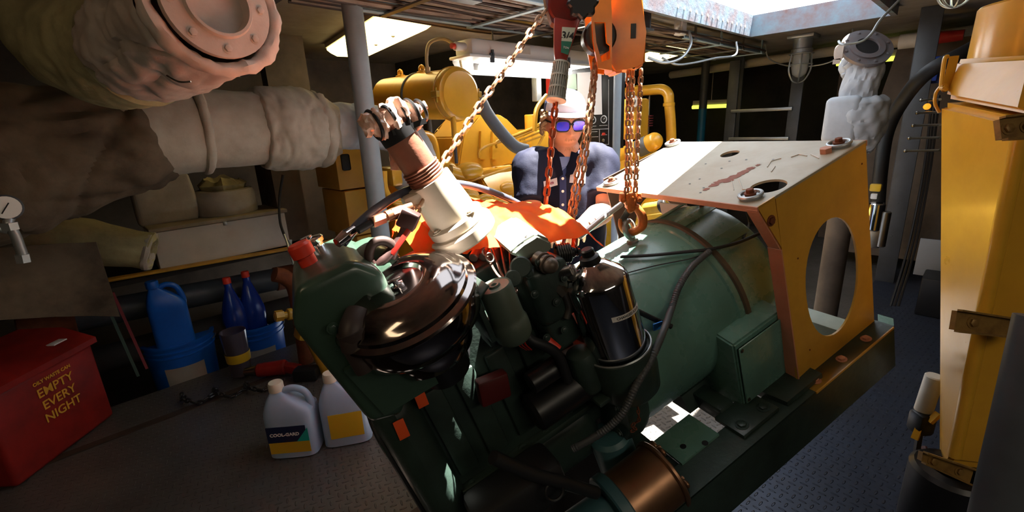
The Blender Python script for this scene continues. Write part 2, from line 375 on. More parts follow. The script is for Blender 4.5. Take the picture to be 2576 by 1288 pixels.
# overhead pipe with pale sleeve, bulkhead shelf strips
m = MB(); m.tube([(6.05, 3.1, 1.77), (5.42, 1.16, 1.77), (5.1, -.1, 1.77)], .045, 16, sm=4)
thing('overhead_pipe', m, [mat('cream_pipe_paint', (214, 204, 186), .55, dirt=(150, 138, 122))], 'long cream pipe running under the ceiling behind the caged lamp', 'pipe')
e = empty('foam_nozzle', Xp(2300, 100, 5.0), 'white and red flared fitting on the overhead pipe', 'nozzle')
a, b = Xp(2262, 106, 4.6), Xp(2330, 98, 4.6); c = Xp(2425, 88, 4.6)
m = MB(); m.cyl(a, b, .05, seg=18); part('sleeve', m, WHITE_P, e)
m = MB(); d = (c-b).normalized(); m.lathe(b, d, [(.09, 0), (.092, .01), (.05, .04), (.04, .08), (.035, (c-b).length)], 24); part('horn', m, RED, e)

# fluorescent fixtures ------------------------------------------------
TUBE = mat('lit_tube', (255, 255, 255), .5, emit=30, ecol=(255, 250, 240))
DIFF = mat('lit_diffuser', (255, 244, 200), .5, emit=4.5, ecol=(255, 226, 150))
CLEAR = mat('clear_plastic', (245, 248, 250), .08, trans=.9, ior=1.3, rv=0)
def fixture():
    x0, x1, y, z = 1.66, 3.30, 2.06, 1.6
    e = empty('fluorescent_light', (x0, y, z), 'white two-tube fluorescent light with clear cover hanging behind the chain hoists', 'light fixture')
    m = MB(); m.box(((x0+x1)/2, y, z+.045), (x1-x0-.06, .15, .09), bev=.02); m.box(((x0+x1)/2, y, z), (x1-x0, .18, .016), bev=.006); part('housing', m, WHITE, e)
    m = MB(); rs = []
    for (xa, w_, zz) in ((0, .085, -.006), (0, .085, -.02), (.02, .065, -.07), (.05, .04, -.082)):
        rs.append([V(x0+.02+xa, y-w_, z+zz), V(x1-.02-xa, y-w_, z+zz), V(x1-.02-xa, y+w_, z+zz), V(x0+.02+xa, y+w_, z+zz)])
    m.rings(rs, False, True); part('cover', m, CLEAR, e)
    for s in (-.035, .035):
        m = MB(); m.cyl((x0+.14, y+s, z-.035), (x1-.12, y+s, z-.035), .016, seg=12); part('tube', m, TUBE, e)
    for x in (x0+.16, x1-.16, (x0+x1)/2):
        m = MB(); m.box((x, y-.085, z-.005), (.03, .012, .05), bev=.004); m.box((x, y-.09, z+.02), (.012, .012, .03)); part('latch', m, GREY_D, e)
    m = MB(); m.cyl((x0+.02, y-.03, z+.045), (x0-.05, y-.03, z+.045), .022, seg=14, bev=.004); m.cyl((x0-.05, y-.03, z+.045), (x0-.07, y-.03, z+.045), .014, mi=1); part('cable_gland', m, [WHITE, CAP_RED], e)
    m = MB(); m.box((x0+.42, y-.0765, z+.055), (.11, .003, .045)); part('rating_label', m, WHITE_P, e)
    for x in (x0+.25, x1-.3): m = MB(); m.cyl((x, y, z+.08), (x, y, CZ), .005, seg=8); part('hanger', m, STEEL, e)
fixture()
def hood(c0, c1, w_, label, z=CZ-.03, em=DIFF, hh=.07):
    c0, c1 = Vector(c0), Vector(c1); d = (c1-c0).normalized(); s = V(-d.y, d.x, 0)
    e = empty('ceiling_light', (c0+c1)/2+V(0, 0, z), label, 'light fixture', 'ceiling lights with yellowed diffusers')
    m = MB(); rs = []
    for (i, k, zz) in ((0, 0, 0), (0, 0, -.012), (.02, .02, -.035), (.06, .05, -.06)):
        a, b = c0+d*i, c1-d*i; rs.append([p+s*q+V(0, 0, z+zz*hh/.07) for p, q in ((a, -w_+k), (b, -w_+k), (b, w_-k), (a, w_-k))])
    m.rings(rs, False, True); part('diffuser', m, em, e)
    m = MB(); m.prism([p+s*q+V(0, 0, z+.002) for p, q in ((c0, -w_-.01), (c1, -w_-.01), (c1, w_+.01), (c0, w_+.01))], (0, 0, CZ-z-.003)); part('base', m, WHITE_P, e)
    for q in (.25, .5, .75): m = MB(); m.bolt(lerp(c0, c1, q)+V(0, 0, z-.06*hh/.07), (0, 0, -1), .008); part('screw', m, STEEL, e)
hood((1.50, 2.22, 0), (1.72, 3.42, 0), .15, 'yellowish lit ceiling light right of the thick post at upper left')
hood((4.0, 2.0, 0), (4.35, 2.45, 0), .12, 'small lit ceiling light right of the orange chain hoist')
FILL_DIFF = mat('fill_diffuser', (255, 248, 235), .5, emit=9, ecol=(255, 240, 215))  # unseen lamps behind the camera, added to brighten the near side
hood((-.6, -1.3, 0), (.8, -1.3, 0), .14, 'bright ceiling light added for fill, unseen behind the viewer on the right', em=FILL_DIFF)
hood((-1.7, .5, 0), (-.5, .5, 0), .10, 'ceiling light added for fill, unseen behind the viewer on the left', em=mat('warm_fill_diffuser', (255, 240, 210), .5, emit=5, ecol=(255, 226, 180)))
YG = mat('lit_tube_yellow', (250, 250, 150), .5, emit=1.5, ecol=(235, 245, 90))
for (p, q, x, l) in (((2105, 158), (2262, 143), 5.9, 'glowing yellow tube light behind the lagged flanged pipe'), ((1742, 268), (1832, 264), 6.1, 'dim tube light on the far wall behind the grey and blue post')):
    a, b = Xp(*p, x), Xp(*q, x); e = empty('tube_light', (a+b)/2, l, 'light fixture'); m = MB(); cq = (a+b)/2+V(.03, 0, .06); m.cyl(cq, V(cq.x, cq.y, CZ), .008, seg=8); part('hanger', m, STEEL, e)
    m = MB(); m.bar(a+V(.03, 0, .04), b+V(.03, 0, .04), .07, .06, bev=.008); part('housing', m, WHITE_P, e)
    m = MB(); m.cyl(a+V(0, 0, -.01), b+V(0, 0, -.01), .022, seg=12); part('tube', m, YG, e)
# caged lamps
GLASS = mat('lamp_glass', (225, 228, 225), .12, trans=.6, rv=0); GLOW = mat('lit_lamp_glass', (250, 252, 225), .3, emit=3.2, ecol=(250, 250, 215))
def caged(p, ztop, s, lit, label):
    p = Vector(p); e = empty('caged_lamp', p+V(0, 0, ztop-p.z), label, 'lamp', 'caged bulkhead lamps'); p.z = ztop
    m = MB(); m.box(p-V(0, 0, .012*s), (.17*s, .17*s, .024*s), bev=.006*s); m.lathe(p, (0, 0, -1), [(.062*s, 0), (.06*s, .09*s), (.07*s, .095*s), (.07*s, .12*s), (.055*s, .13*s)], 24); part('base', m, GALV if not lit else WHITE_P, e)
    m = MB(); m.lathe(p, (0, 0, -1), [(.048*s, .12*s), (.056*s, .15*s), (.056*s, .22*s), (.045*s, .265*s), (.02*s, .285*s), (.001, .29*s)], 24); part('globe', m, GLOW if lit else GLASS, e)
    m = MB()
    for k in range(3):
        a = k*PI/3+.3; dx = V(math.cos(a), math.sin(a), 0)*.078*s
        m.tube([p+dx*.9-V(0, 0, .12*s), p+dx-V(0, 0, .18*s), p+dx-V(0, 0, .24*s), p+dx*.6-V(0, 0, .305*s), p-V(0, 0, .325*s), p-dx*.6-V(0, 0, .305*s), p-dx-V(0, 0, .24*s), p-dx-V(0, 0, .18*s), p-dx*.9-V(0, 0, .12*s)], .0045*s, 6, sm=4)
    for zz in (.125, .2): m.torus(p-V(0, 0, zz*s), (0, 0, 1), .078*s, .0045*s, 24, 6)
    part('cage', m, GALV, e)
q = Zp(2022, 88, CZ); caged((q.x, q.y, 0), CZ, 1.15, False, 'unlit caged glass lamp on the ceiling left of the lagged flanged pipe')
q = P(2418, -70, 1.62); caged((q.x, q.y, 0), CZ, .82, True, 'lit caged lamp above the big yellow case')
# sockets for cabling: tray and wires ---------------------------------
def tray(x0, x1, y0, y1, z, lab, n):
    e = empty('cable_tray', ((x0+x1)/2, (y0+y1)/2, z), lab, 'cable tray', 'cable trays under the ceiling')
    for y in (y0, y1):
        m = MB(); m.box(((x0+x1)/2, y, z), (x1-x0, .006, .055)); m.box(((x0+x1)/2, y, z-.026), (x1-x0, .03, .004)); part('rail', m, PALE_BLUE, e)
    for k in range(n):
        x = lerp(x0+.12, x1-.12, k/(n-1)); m = MB(); m.box((x, (y0+y1)/2, z-.03), (.03, y1-y0+.06, .008)); m.box((x, y0-.02, (z-.03+CZ)/2), (.028, .006, CZ-z+.03)); part('hanger', m, PALE_BLUE if k % 2 else STEEL, e)
tray(1.1, 2.36, 1.5, 2.02, 1.775, 'pale blue cable tray at top left of the hoists', 3)
tray(3.2, 4.75, 1.56, 2.0, 1.775, 'pale blue cable tray right of the orange hoist', 4)
CAB = mat('cable_sheath', (150, 132, 118), .6, dirt=(70, 54, 46), damt=.7, dsc=8); CABD = mat('dark_cable', (60, 46, 42), .6)
for k in range(16):
    y = 1.53+.03*k+random.uniform(-.008, .008); z = 1.765+random.uniform(0, .02); m = MB(); pts = []
    for j in range(9): pts.append((lerp(.75, 4.7, j/8), y+random.uniform(-.015, .015), z+random.uniform(-.012, .01)))
    m.tube(pts, random.choice((.007, .009, .011)), 6, sm=4); thing('tray_cable', m, CAB if k % 3 else CABD, 'sooty electric cable lying in the ceiling cable trays', 'cable', 'cables bundled in the ceiling trays')
for k in range(7):
    m = MB(); y = 1.98+.035*k; pts = [(.9, y+.10, 1.81), (1.3, y+.04, 1.79), (1.75+.05*k, y-.05, 1.76), (2.2, 1.95-.02*k, 1.78), (2.6, 1.8, 1.80)]
    m.tube(pts, .008, 6, sm=8); thing('tray_cable', m, CAB if k % 2 else CABD, 'slack cable curving above the white fluorescent light', 'cable', 'cables curving over the fluorescent light')
# ceiling junction box with looping wire, right of hoists
e = empty('ceiling_socket', P(1715, 60, 3.1), 'small white electrical fitting with clutter hanging beside the orange hoist', 'electrical fitting')
c = P(1712, 62, 3.0); m = MB(); m.box(c, (.07, .06, .13), bev=.008); part('body', m, WHITE, e)
m = MB(); m.box(c+V(0, 0, .08), (.12, .1, .03), bev=.004); m.cyl(c+V(0, 0, .09), c+V(0, 0, .26), .01); part('bracket', m, STEEL, e)
m = MB(); m.tube([P(*q) for q in ((1733, 78, 3.0), (1738, 110, 2.95), (1715, 145, 2.9), (1672, 158, 2.9), (1630, 145, 2.9))], .009, 8, sm=6)
thing('looped_wire', m, GALV, 'grey wire looping down beneath the ceiling fitting', 'wire')
m = MB(); m.tube([P(*q) for q in ((1665, 145, 3.0), (1700, 162, 3.0), (1745, 158, 3.1), (1800, 146, 3.2), (1850, 138, 3.3), (1852, 105, 3.3))], .007, 8, sm=6)
thing('looped_wire', m, GALV, 'long thin wire sagging below the right cable tray', 'wire')
m = MB(); m.tube([Xp(u, v, 4.7) for u, v in ((1925, 112), (1935, 148), (1985, 166), (2050, 165), (2100, 150), (2140, 112), (2145, 70))], .006, 8, sm=6)
thing('looped_wire', m, GALV, 'thin wire sagging under the unlit caged lamp', 'wire')
m = MB(); m.tube([P(*q) for q in ((2270, -8, 2.0), (2215, 50, 2.0), (2192, 85, 2.0), (2165, 105, 2.0), (2120, 112, 2.02), (2110, 104, 2.05))], .0055, 8, sm=6)
thing('looped_wire', m, GALV, 'grey wire rope coming down from the hatch into the flanged pipe', 'wire')

# black hose on the right ----------------------------------------------
m = MB(); m.tube([P(*q) for q in ((2560, 60, 2.2), (2430, 130, 2.2), (2330, 185, 2.3), (2270, 255, 2.5), (2232, 330, 2.6), (2215, 430, 2.6), (2205, 560, 2.6))], .035, 14, sm=8)
thing('black_hose', m, BLACK, 'thick black hose sweeping down from the top right corner', 'hose')
m = MB()
for k in range(3): m.tube([P(*q) for q in ((2345+k*9, 240, 2.5), (2325+k*8, 420, 2.5), (2285+k*9, 620, 2.5), (2240+k*10, 770, 2.5))], .006, 6, sm=5)
thing('conduit_bundle', m, BLACK, 'black conduits running down beside the big yellow case', 'conduit')
for k in range(5):
    a = P(2318-k*10, 252+k*32, 2.5); b = P(2365, 250+k*32, 2.2); m = MB(); m.cyl(a, b, .006, seg=8); m.ball(a, .01)
    thing('grab_rung', m, STEEL, ['topmost', 'second', 'third', 'fourth', 'lowest'][k]+' of the thin steel rods crossing left of the big yellow case', 'rod', 'thin steel rods beside the yellow case')
c = P(2332, 268, 2.4); m = MB(); m.ball(c, .016); thing('indicator_lamp', m, mat('amber', (240, 150, 40), .4, emit=1.2, ecol=(255, 160, 40)), 'small amber lamp beside the thin steel rods', 'lamp')
BSW = mat('blue_box', (30, 60, 150), .45, dirt=(20, 34, 90))
for k, (u, v) in enumerate(((2337, 175), (2372, 178))):
    c = P(u, v, 3.0); e = empty('switch_box', c, ['blue switch box left of its twin behind the black hose', 'blue switch box next to the yellow case, half hidden'][k], 'switch box', 'blue switch boxes')
    m = MB(); m.box(c, (.08, .10, .15), bev=.006); part('box', m, BSW, e)
    m = MB(); m.box(c+V(-.042, .0, .02), (.006, .05, .06), bev=.002); part('face_plate', m, GALV, e)
    m = MB(); m.cyl(c+V(-.044, 0, .01), c+V(-.06, 0, .01), .01); part('button', m, CAP_RED, e)
# clutter in the dark right corner
m = MB(); m.box((3.9, -.1, .12), (.6, .5, .24), bev=.01); m.box((3.55, -.1, .2), (.02, .3, .02), mi=1); thing('equipment_crate', m, [BLK_PAINT, GREY_D], 'low black crate in the dark corner beside the yellow case', 'crate')
c = P(2348, 650, 2.9); m = MB(); m.box(c, (.02, .16, .24), bev=.002); thing('paper_sheet', m, mat('grey_card', (128, 132, 140), .6), 'pale grey sheet hanging in the dark gap left of the yellow case', 'sheet')
c = P(2200, 520, 2.3); e = empty('filter_canister', c, 'small chrome canister peeking past the yellow guard edge', 'canister')
m = MB(); m.cyl(c+V(0, -.01, .02), c+V(0, -.01, -.12), .035, bev=.006); part('canister', m, CHROME, e); m = MB(); m.cyl(c+V(0, -.05, -.02), c+V(0, -.05, -.2), .022, bev=.004); m.box(c+V(.01, -.02, -.16), (.06, .06, .1), bev=.01); part('valve_body', m, STEEL, e)
c = P(2203, 472, 2.4); m = MB(); m.box(c, (.03, .05, .04), bev=.008); m.box(c+V(0, 0, -.045), (.025, .03, .03), bev=.006, mi=1); thing('connector', m, [mat('yellow_plastic', (220, 180, 50), .4), WHITE], 'small yellow and white connector on the hull behind the yellow guard', 'connector')
m = MB(); m.cyl(P(2152, 185, 4.4), P(2108, 330, 4.4), .006, seg=8); m.cyl(P(2130, 300, 4.4), P(2108, 400, 4.4), .012, seg=8); thing('orange_conduit', m, CAP_RED, 'thin orange line on the dark bulkhead left of the lagged pipe', 'conduit')
m = MB(); m.box((5.8, 2.0, .12), (.5, 2.4, .24), bev=.02); m.box((6.2, 1.6, .55), (.1, 3.2, .02)); thing('low_platform', m, HULL, 'dark low platform along the far bulkhead behind the ladder', 'platform')
# ------------------------------------------------------------------ lagged exhausts, upper left
def lagged(name, rings_, mats, parent, amp=.008, sc=14, seed=0, seg=90, cr=.5, **k):
    m = MB(); pts = [Vector(p) for p, r in rings_]; n = len(pts); oe = k.pop('oe', True)
    m.tube(spline(pts, 16), [float(x) for x in np.interp(np.linspace(0, 1, 110), np.linspace(0, 1, n), [r for p, r in rings_])], seg, cap=oe)
    m.wobble(amp, sc, seed, sc*2.1); m.crease(amp*cr, sc*.55, seed+1.5); return part(name, m, mats, parent, **k)
e = empty('lagged_elbow', P(400, 60, 1.2), 'huge padded exhaust elbow in pinkish and sooty cloth at top left', 'lagged pipe')
lagged('sooty_cover', [(P(110, -200, 1.55), .13), (P(140, -40, 1.45), .15), (P(165, 60, 1.38), .155), (P(215, 115, 1.33), .15), (P(290, 130, 1.29), .152), (P(350, 126, 1.25), .146)], LAG_D, e, .010, 9, 2, cr=.3, label='greenish grey sooty cover')
lagged('cloth_cover', [(P(352, 124, 1.235), .10), (P(358, 122, 1.23), .142), (P(392, 102, 1.185), .147), (P(450, 66, 1.11), .143), (P(528, 24, 1.01), .138)], LAG_P, e, .016, 11, 5, cr=.55, oe=False)
m = MB(); ax = (P(570, -12, .93)-P(420, 84, 1.14)).normalized(); c = P(536, 18, 1.0)
m.torus(c, ax, .130, .016, 60, 12); m.wobble(.008, 30, 1, 60); part('rolled_hem', m, LAG_P, e)
m = MB(); m.lathe(c+ax*.006, ax, [(.05, -.02), (.095, .0), (.108, .004), (.108, .02), (.07, .022), (.066, .03), (.06, .03), (.058, .0)], 44)
for k in range(8):
    x, y, z = frame(ax); a = k*PI/4; m.bolt(c+ax*.026+(x*math.cos(a)+y*math.sin(a))*.089, ax, .008)
part('flange', m, LAG_P, e, label='painted round flange inside the padded cover')
m = MB()
for k, (a, b) in enumerate((((305, 85), (400, 145)), ((400, 145), (500, 142)), ((420, 190), (480, 205)))):
    m.tube([P(a[0], a[1], 1.02), P((a[0]+b[0])/2, (a[1]+b[1])/2+8, 1.0), P(b[0], b[1], 1.0)], .0022, 6, sm=5)
part('lacing_wire', m, STEEL, e)

e = empty('lagged_exhaust_pipe', (.5, 2.2, 1.28), 'fat horizontal exhaust pipe wrapped in grey padded cloth behind the post', 'lagged pipe')
lagged('silencer_cover', [((-1.4, 2.25, 1.16), .24), ((-.5, 2.25, 1.16), .26), ((-.1, 2.24, 1.2), .25), ((.1, 2.22, 1.24), .2), ((.28, 2.2, 1.28), .165)], LAG_BR, e, .03, 6, 9, label='large sooty brown silencer wrapping')
lagged('padded_section', [((.2, 2.2, 1.272), .15), ((.28, 2.2, 1.275), .164), ((.42, 2.2, 1.278), .162)], LAG, e, .004, 8, 1)
lagged('padded_section', [((.42, 2.2, 1.278), .15), ((.44, 2.2, 1.278), .155), ((.6, 2.2, 1.275), .15), ((.68, 2.2, 1.272), .152)], LAG, e, .004, 8, 2)
lagged('padded_section', [((.64, 2.2, 1.272), .13), ((.655, 2.2, 1.272), .165), ((.72, 2.2, 1.27), .178), ((.84, 2.2, 1.262), .178), ((.90, 2.2, 1.258), .16), ((.905, 2.2, 1.257), .12)], LAG, e, .008, 14, 3)
lagged('padded_section', [((.88, 2.2, 1.27), .10), ((1.0, 2.2, 1.27), .108), ((1.12, 2.2, 1.265), .11), ((1.24, 2.2, 1.255), .105), ((1.34, 2.18, 1.2), .11), ((1.39, 2.17, 1.08), .12), ((1.39, 2.17, .95), .125), ((1.39, 2.17, .93), .1)], LAG_B, e, .007, 13, 4)
m = MB(); m.torus((.435, 2.2, 1.278), (1, 0, -.01), .160, .017, 40, 10); m.wobble(.004, 30); part('padded_collar', m, LAG, e)
m = MB(); m.torus((.905, 2.2, 1.257), (1, 0, 0), .142, .03, 40, 12); m.wobble(.01, 22, 3, 50); part('padded_collar', m, LAG, e)
m = MB()
for k in range(4): c = V(1.30, 2.075, 1.05+.04*k); m.tube([c, c+V(.04, .0, .03), c+V(.07, .02, -.02)], .002, 5, sm=4)
m.ball((1.335, 2.05, 1.06), .012); part('lacing_wire', m, GALV, e)

# old lagging pieces on the shelf and the hanging pieces at far left
e = empty('lagging_shell', (.38, 3.08, .81), 'folded square piece of grey insulation standing at the left end of the shelf', 'insulation')
m = MB(); m.box((.38, 3.06, .94), (.27, .07, .27), bev=.025, seg=4)
bmesh.ops.subdivide_edges(m.bm, edges=m.bm.edges[:], cuts=3, use_grid_fill=True); m.wobble(.02, 6, 4); part('shell', m, LAG, e)
e = empty('lagging_ring', (.66, 3.08, .815), 'round drum-shaped insulation piece with torn top on the shelf', 'insulation')
m = MB(); m.lathe((.67, 3.1, .8), (0, 0, 1), [(.14, 0), (.158, .02), (.16, .12), (.15, .15), (.13, .155), (.125, .13)], 40); m.wobble(.008, 12, 7); part('drum', m, LAG, e)
m = MB(); m.lathe((.67, 3.1, .93), (0, 0, 1), [(.1, 0), (.125, .05), (.09, .08), (.06, .05)], 30); m.wobble(.03, 18, 2, 40); part('torn_padding', m, LAG_D, e)
e = empty('lagging_sleeve', (.16, 2.72, .7), 'open-ended torn insulation sleeve lying above the left end of the yellow rail', 'insulation')
m = MB(); d = (V(.24, 2.64, .745)-V(-.12, 2.78, .88)).normalized()
m.lathe((-.14, 2.79, .885), d, [(.1, 0), (.1, .2), (.085, .36), (.088, .42), (.07, .425), (.058, .41), (.058, .2)], 36); m.wobble(.014, 14, 11, 30); part('sleeve', m, LAG_D, e)
m = MB(); m.torus(V(-.14, 2.79, .885)+d*.41, d, .075, .015, 30, 8); m.wobble(.008, 30, 4); part('frayed_hem', m, LAG, e)
m = MB(); rs = []
for i in range(14):
    t = i/13; rs.append([V(-.85+.0*t, 2.45+.03*math.sin(k*.9)-.1*t, .98-.33*t*(.4+.05*k))+V(.09*k, 0, -.012*k) for k in range(11)])
vs = [q for r in rs for q in r]; m.faces(vs, [(i*11+k, i*11+k+1, (i+1)*11+k+1, (i+1)*11+k) for i in range(13) for k in range(10)])
bmesh.ops.solidify(m.bm, geom=m.bm.faces[:], thickness=.03); m.wobble(.02, 8, 3)
thing('insulation_blanket', m, LAG_BR, 'dark brown insulation blanket hanging under the silencer at far left', 'insulation')
# shelf, white box, yellow rail
m = MB(); m.box(*slab(-.02, 1.15, 2.9, 3.5, .555, .58)); m.box(*slab(-2.4, -.02, 2.95, 3.5, .5, .52)); thing('machinery_shelf', m, HULL, 'dark steel shelf carrying the white cabinet above the buckets', 'shelf')
e = empty('rail', (.45, 2.89, .58), 'straight worn yellow rail along the front of the shelf', 'rail')
m = MB(); m.bar((-.03, 2.885, .607), (1.2, 2.885, .566), .012, .052, (0, 1, 0), .002); part('bar', m, YEL_RAIL, e)
e = empty('white_cabinet', (.6, 3.0, .6), 'long low white painted steel box with a small hasp on the shelf', 'cabinet')
m = MB(); m.box((.595, 3.06, .69), (.65, .30, .20), bev=.004); part('body', m, WHITE_P, e)
m = MB(); m.box((.595, 3.05, .805), (.67, .33, .02), bev=.004); part('lid', m, mat('dusty_lid', (150, 138, 118), .7, dirt=(90, 78, 62), damt=.6), e)
m = MB(); m.box((.6, 2.905, .79), (.018, .006, .035), bev=.002); m.cyl((.6, 2.905, .785), (.6, 2.898, .785), .004, seg=8); part('hasp', m, STEEL, e)
m = MB(); m.tube([P(*q) for q in ((712, 440, 2.4), (703, 500, 2.4), (705, 560, 2.35), (722, 608, 2.3))], .0065, 8, sm=6); thing('black_cable', m, BLACK, 'thin black cable hanging in front of the white cabinet', 'cable')
m = MB(); m.tube([P(*q) for q in ((715, 590, 2.25), (725, 620, 2.2), (738, 665, 2.15))], .005, 8, sm=6); m.tube([P(*q) for q in ((722, 600, 2.25), (742, 632, 2.2), (745, 660, 2.15))], .004, 8, sm=6); m.cyl(P(728, 603, 2.25), P(728, 618, 2.25), .012, seg=8)
thing('grease_line', m, GALV, 'pair of thin bright pipes with a fitting beside the white cabinet', 'pipe')
m = MB(); m.box((.98, 3.1, .9), (.16, .3, .6)); m.box((1.2, 3.3, 1.1), (.26, .1, 1.5)); thing('partition_post', m, HULL_L, 'brown box-section bulkhead post right of the white cabinet', 'post')
# dark pipe, end cap, strap
e = empty('bilge_pipe', (.3, 2.75, .48), 'long dark grey pipe with orange-brown ends under the yellow rail', 'pipe')
m = MB(); pa, pb_ = Yp(190, 800, 3.06), Yp(690, 703, 3.06); pd = (pb_-pa).normalized(); m.cyl(pa, pb_, .07, seg=28); part('pipe', m, GREY_D, e)
m = MB(); m.cyl(pa-pd*.2, pa, .078, seg=28, bev=.006); part('coupling', m, RUST, e); m = MB(); m.cyl(pb_, pb_+pd*.16, .076, seg=28, bev=.006); part('coupling', m, RUST, e)
m = MB(); m.bar((.02, 2.80, .58), (.06, 2.80, .12), .05, .012); part('strap', m, mat('green_webbing', (60, 78, 70), .8), e)
m = MB(); m.bar((.06, 2.795, .56), (.10, 2.795, .14), .016, .012); part('red_band', m, mat('dull_red', (120, 44, 50), .7), e)
m = MB(); m.tube([(-2.4, 3.0, .2), (.9, 3.0, .17)], .07, 18); thing('bilge_pipe', m, HULL, 'second darker pipe below the orange-ended pipe', 'pipe')
# pressure gauge and stalk
e = empty('pressure_gauge', Yp(15, 522, 1.9), 'small round white pressure gauge on a pipe at the far left edge', 'gauge')
c = Yp(15, 522, 1.9); nd = (V(0, 0, H)-c).normalized(); m = MB(); m.cyl(c-nd*.03, c, .036, bev=.004); part('case', m, GREY_D, e)
m = MB(); m.cyl(c, c+nd*.002, .031); part('dial', m, WHITE, e); m = MB(); m.bar(c+nd*.004+V(.008, 0, .012), c+nd*.004-V(.012, 0, .016), .003, .001, nd); part('needle', m, BLK_PAINT, e)
m = MB(); m.tube([c-nd*.01-V(0, 0, .03), Yp(22, 565, 1.9), Yp(38, 590, 1.9), Yp(62, 655, 1.9)], .012, 10, sm=5); m.cyl(Yp(22, 560, 1.9), Yp(28, 578, 1.9), .02, seg=6); m.cyl(Yp(55, 640, 1.9), Yp(60, 660, 1.9), .017, seg=6); m.cyl(Yp(-5, 575, 1.9), Yp(20, 580, 1.9), .01); part('pipe', m, GALV, e)
m = MB(); m.box((-1.05, 2.55, .35), (.7, .5, .7), bev=.08, seg=4); m.cyl((-1.2, 2.3, .70), (-.55, 2.38, .72), .09, bev=.02); m.wobble(.01, 4)
thing('pump_unit', m, [HULL, RUST], 'dark grimy machine casing below the pressure gauge at left edge', 'machine')

# red waste can --------------------------------------------------------
d = V(.68, .73, 0).normalized(); nn = V(d.y, -d.x, 0); B0 = V(-.06, 2.70, 0)
def rc(a, b, z): return B0-d*a-nn*b+V(0, 0, z)
e = empty('waste_can', rc(.25, .15, 0), 'dark red rectangular waste can with sloping lid and yellow stencilled words', 'waste can')
RM = Matrix((-d, -nn, V(0, 0, 1))).transposed()
m = MB(); m.box(rc(.23, .15, .19), (.46, .30, .38), RM, .02, 3); part('body', m, RED_D, e)
m = MB(); m.prism([rc(-.012, -.012, .375), rc(-.012, -.012, .40), rc(-.012, .12, .455), rc(-.012, .312, .455), rc(-.012, .312, .375)], -d*.485); part('lid', m, RED_D, e)
m = MB(); m.box(rc(.1, .05, .432), (.06, .035, .005), RM, .001); part('sticker', m, WHITE, e)
YST = mat('yellow_stencil', (214, 160, 50), .6)
for k, (t, s) in enumerate((('OILY WASTE CAN', .02), ('EMPTY', .052), ('EVERY', .052), ('NIGHT', .052))):
    text_part('lettering', t, s, YST, e, rc(.21, -.0022, (.335, .29, .235, .18)[k]), d, (0, 0, 1), bold=.0006)

# buckets --------------------------------------------------------------
def bucket(c, r, h, lid, label):
    c = Vector(c); e = empty('bucket', c, label, 'bucket', 'blue five gallon buckets'); m = MB()
    pr = [(r*.86, 0), (r*.88, .004), (r*.96, h*.78), (r*1.0, h*.79), (r*1.0, h*.81), (r*.965, h*.82), (r*.97, h*.86), (r*1.01, h*.87), (r*1.01, h*.89), (r*.975, h*.9), (r*.98, h*.955), (r*1.03, h*.96), (r*1.03, h*.995), (r*.95, h)]
    if lid: pr += [(r*.9, h-.004), (r*.88, h-.012), (.01, h-.012)]
    else: pr += [(r*.94, h*.9), (r*.85, .02), (.01, .02)]
    m.lathe(c, (0, 0, 1), pr, 48); part('shell', m, BLUE_PL, e)
    m = MB(); rs = []
    for k in range(13):
        a = -PI/2-.55+k*.11*1.0; a = math.atan2(-c.y, -c.x)-.62+k*.1
        for zz in (.18, .62): rs.append(c+V(math.cos(a), math.sin(a), 0)*(lerp(r*.885, r*.945, zz)+.004)+V(0, 0, h*zz))
    m.faces(rs, [(2*k, 2*k+1, 2*k+3, 2*k+2) for k in range(12)]); bmesh.ops.solidify(m.bm, geom=m.bm.faces[:], thickness=.001)
    part('paper_label', m, WHITE_P, e, label='white printed label')
    m = MB(); m.tube([c+V(math.cos(a)*r*1.04, math.sin(a)*r*1.04, h*.88+.0*a) for a in np.linspace(-.6, .9, 8)], .003, 6, sm=3); part('wire_handle', m, GALV, e)
    return e
bucket((.655, 2.965, -.2), .150, .36, False, 'open blue bucket holding two blue bottles beside the green engine')
bucket((.27, 2.96, -.13), .165, .34, True, 'blue lidded bucket with a blue jug standing on it')
def bottle(c, rz, label, h=.40, r=.056):
    c = Vector(c); e = empty('washer_fluid_bottle', c, label, 'bottle', 'tall dark blue bottles'); R = Matrix.Rotation(rz, 3, 'Z')
    m = MB(); rs = []
    for (rr, z) in ((.8, 0), (1, .015), (1, .09), (.9, .11), (.9, .2), (1, .235), (1, .26), (.8, .30), (.45, .345), (.3, .365), (.3, .385), (.3, .39)):
        rs.append([c+R @ V(*(lambda a: ((abs(math.cos(a))**.7)*math.copysign(1, math.cos(a))*r*rr, (abs(math.sin(a))**.7)*math.copysign(1, math.sin(a))*r*rr*.85, z*h/.4))(2*PI*k/28)) for k in range(28)])
    m.rings(rs); part('body', m, BLUE_B, e)
    m = MB(); m.lathe(c+V(0, 0, h*.955), (0, 0, 1), [(.021, 0), (.021, .03), (.018, .034)], 20); part('cap', m, CAP_RED, e)
    m = MB(); m.box(c+R @ V(r*.88, 0, h*.36), (.004, .06, .15), R, .001); part('label_sticker', m, WHITE, e)
bottle((.545, 2.90, -.17), .3, 'left one of the two blue red-capped bottles in the open bucket', h=.68*.95, r=.062)
bottle((.645, 2.91, -.17), .1, 'right one of the two blue red-capped bottles in the open bucket', h=.69*.95, r=.064)
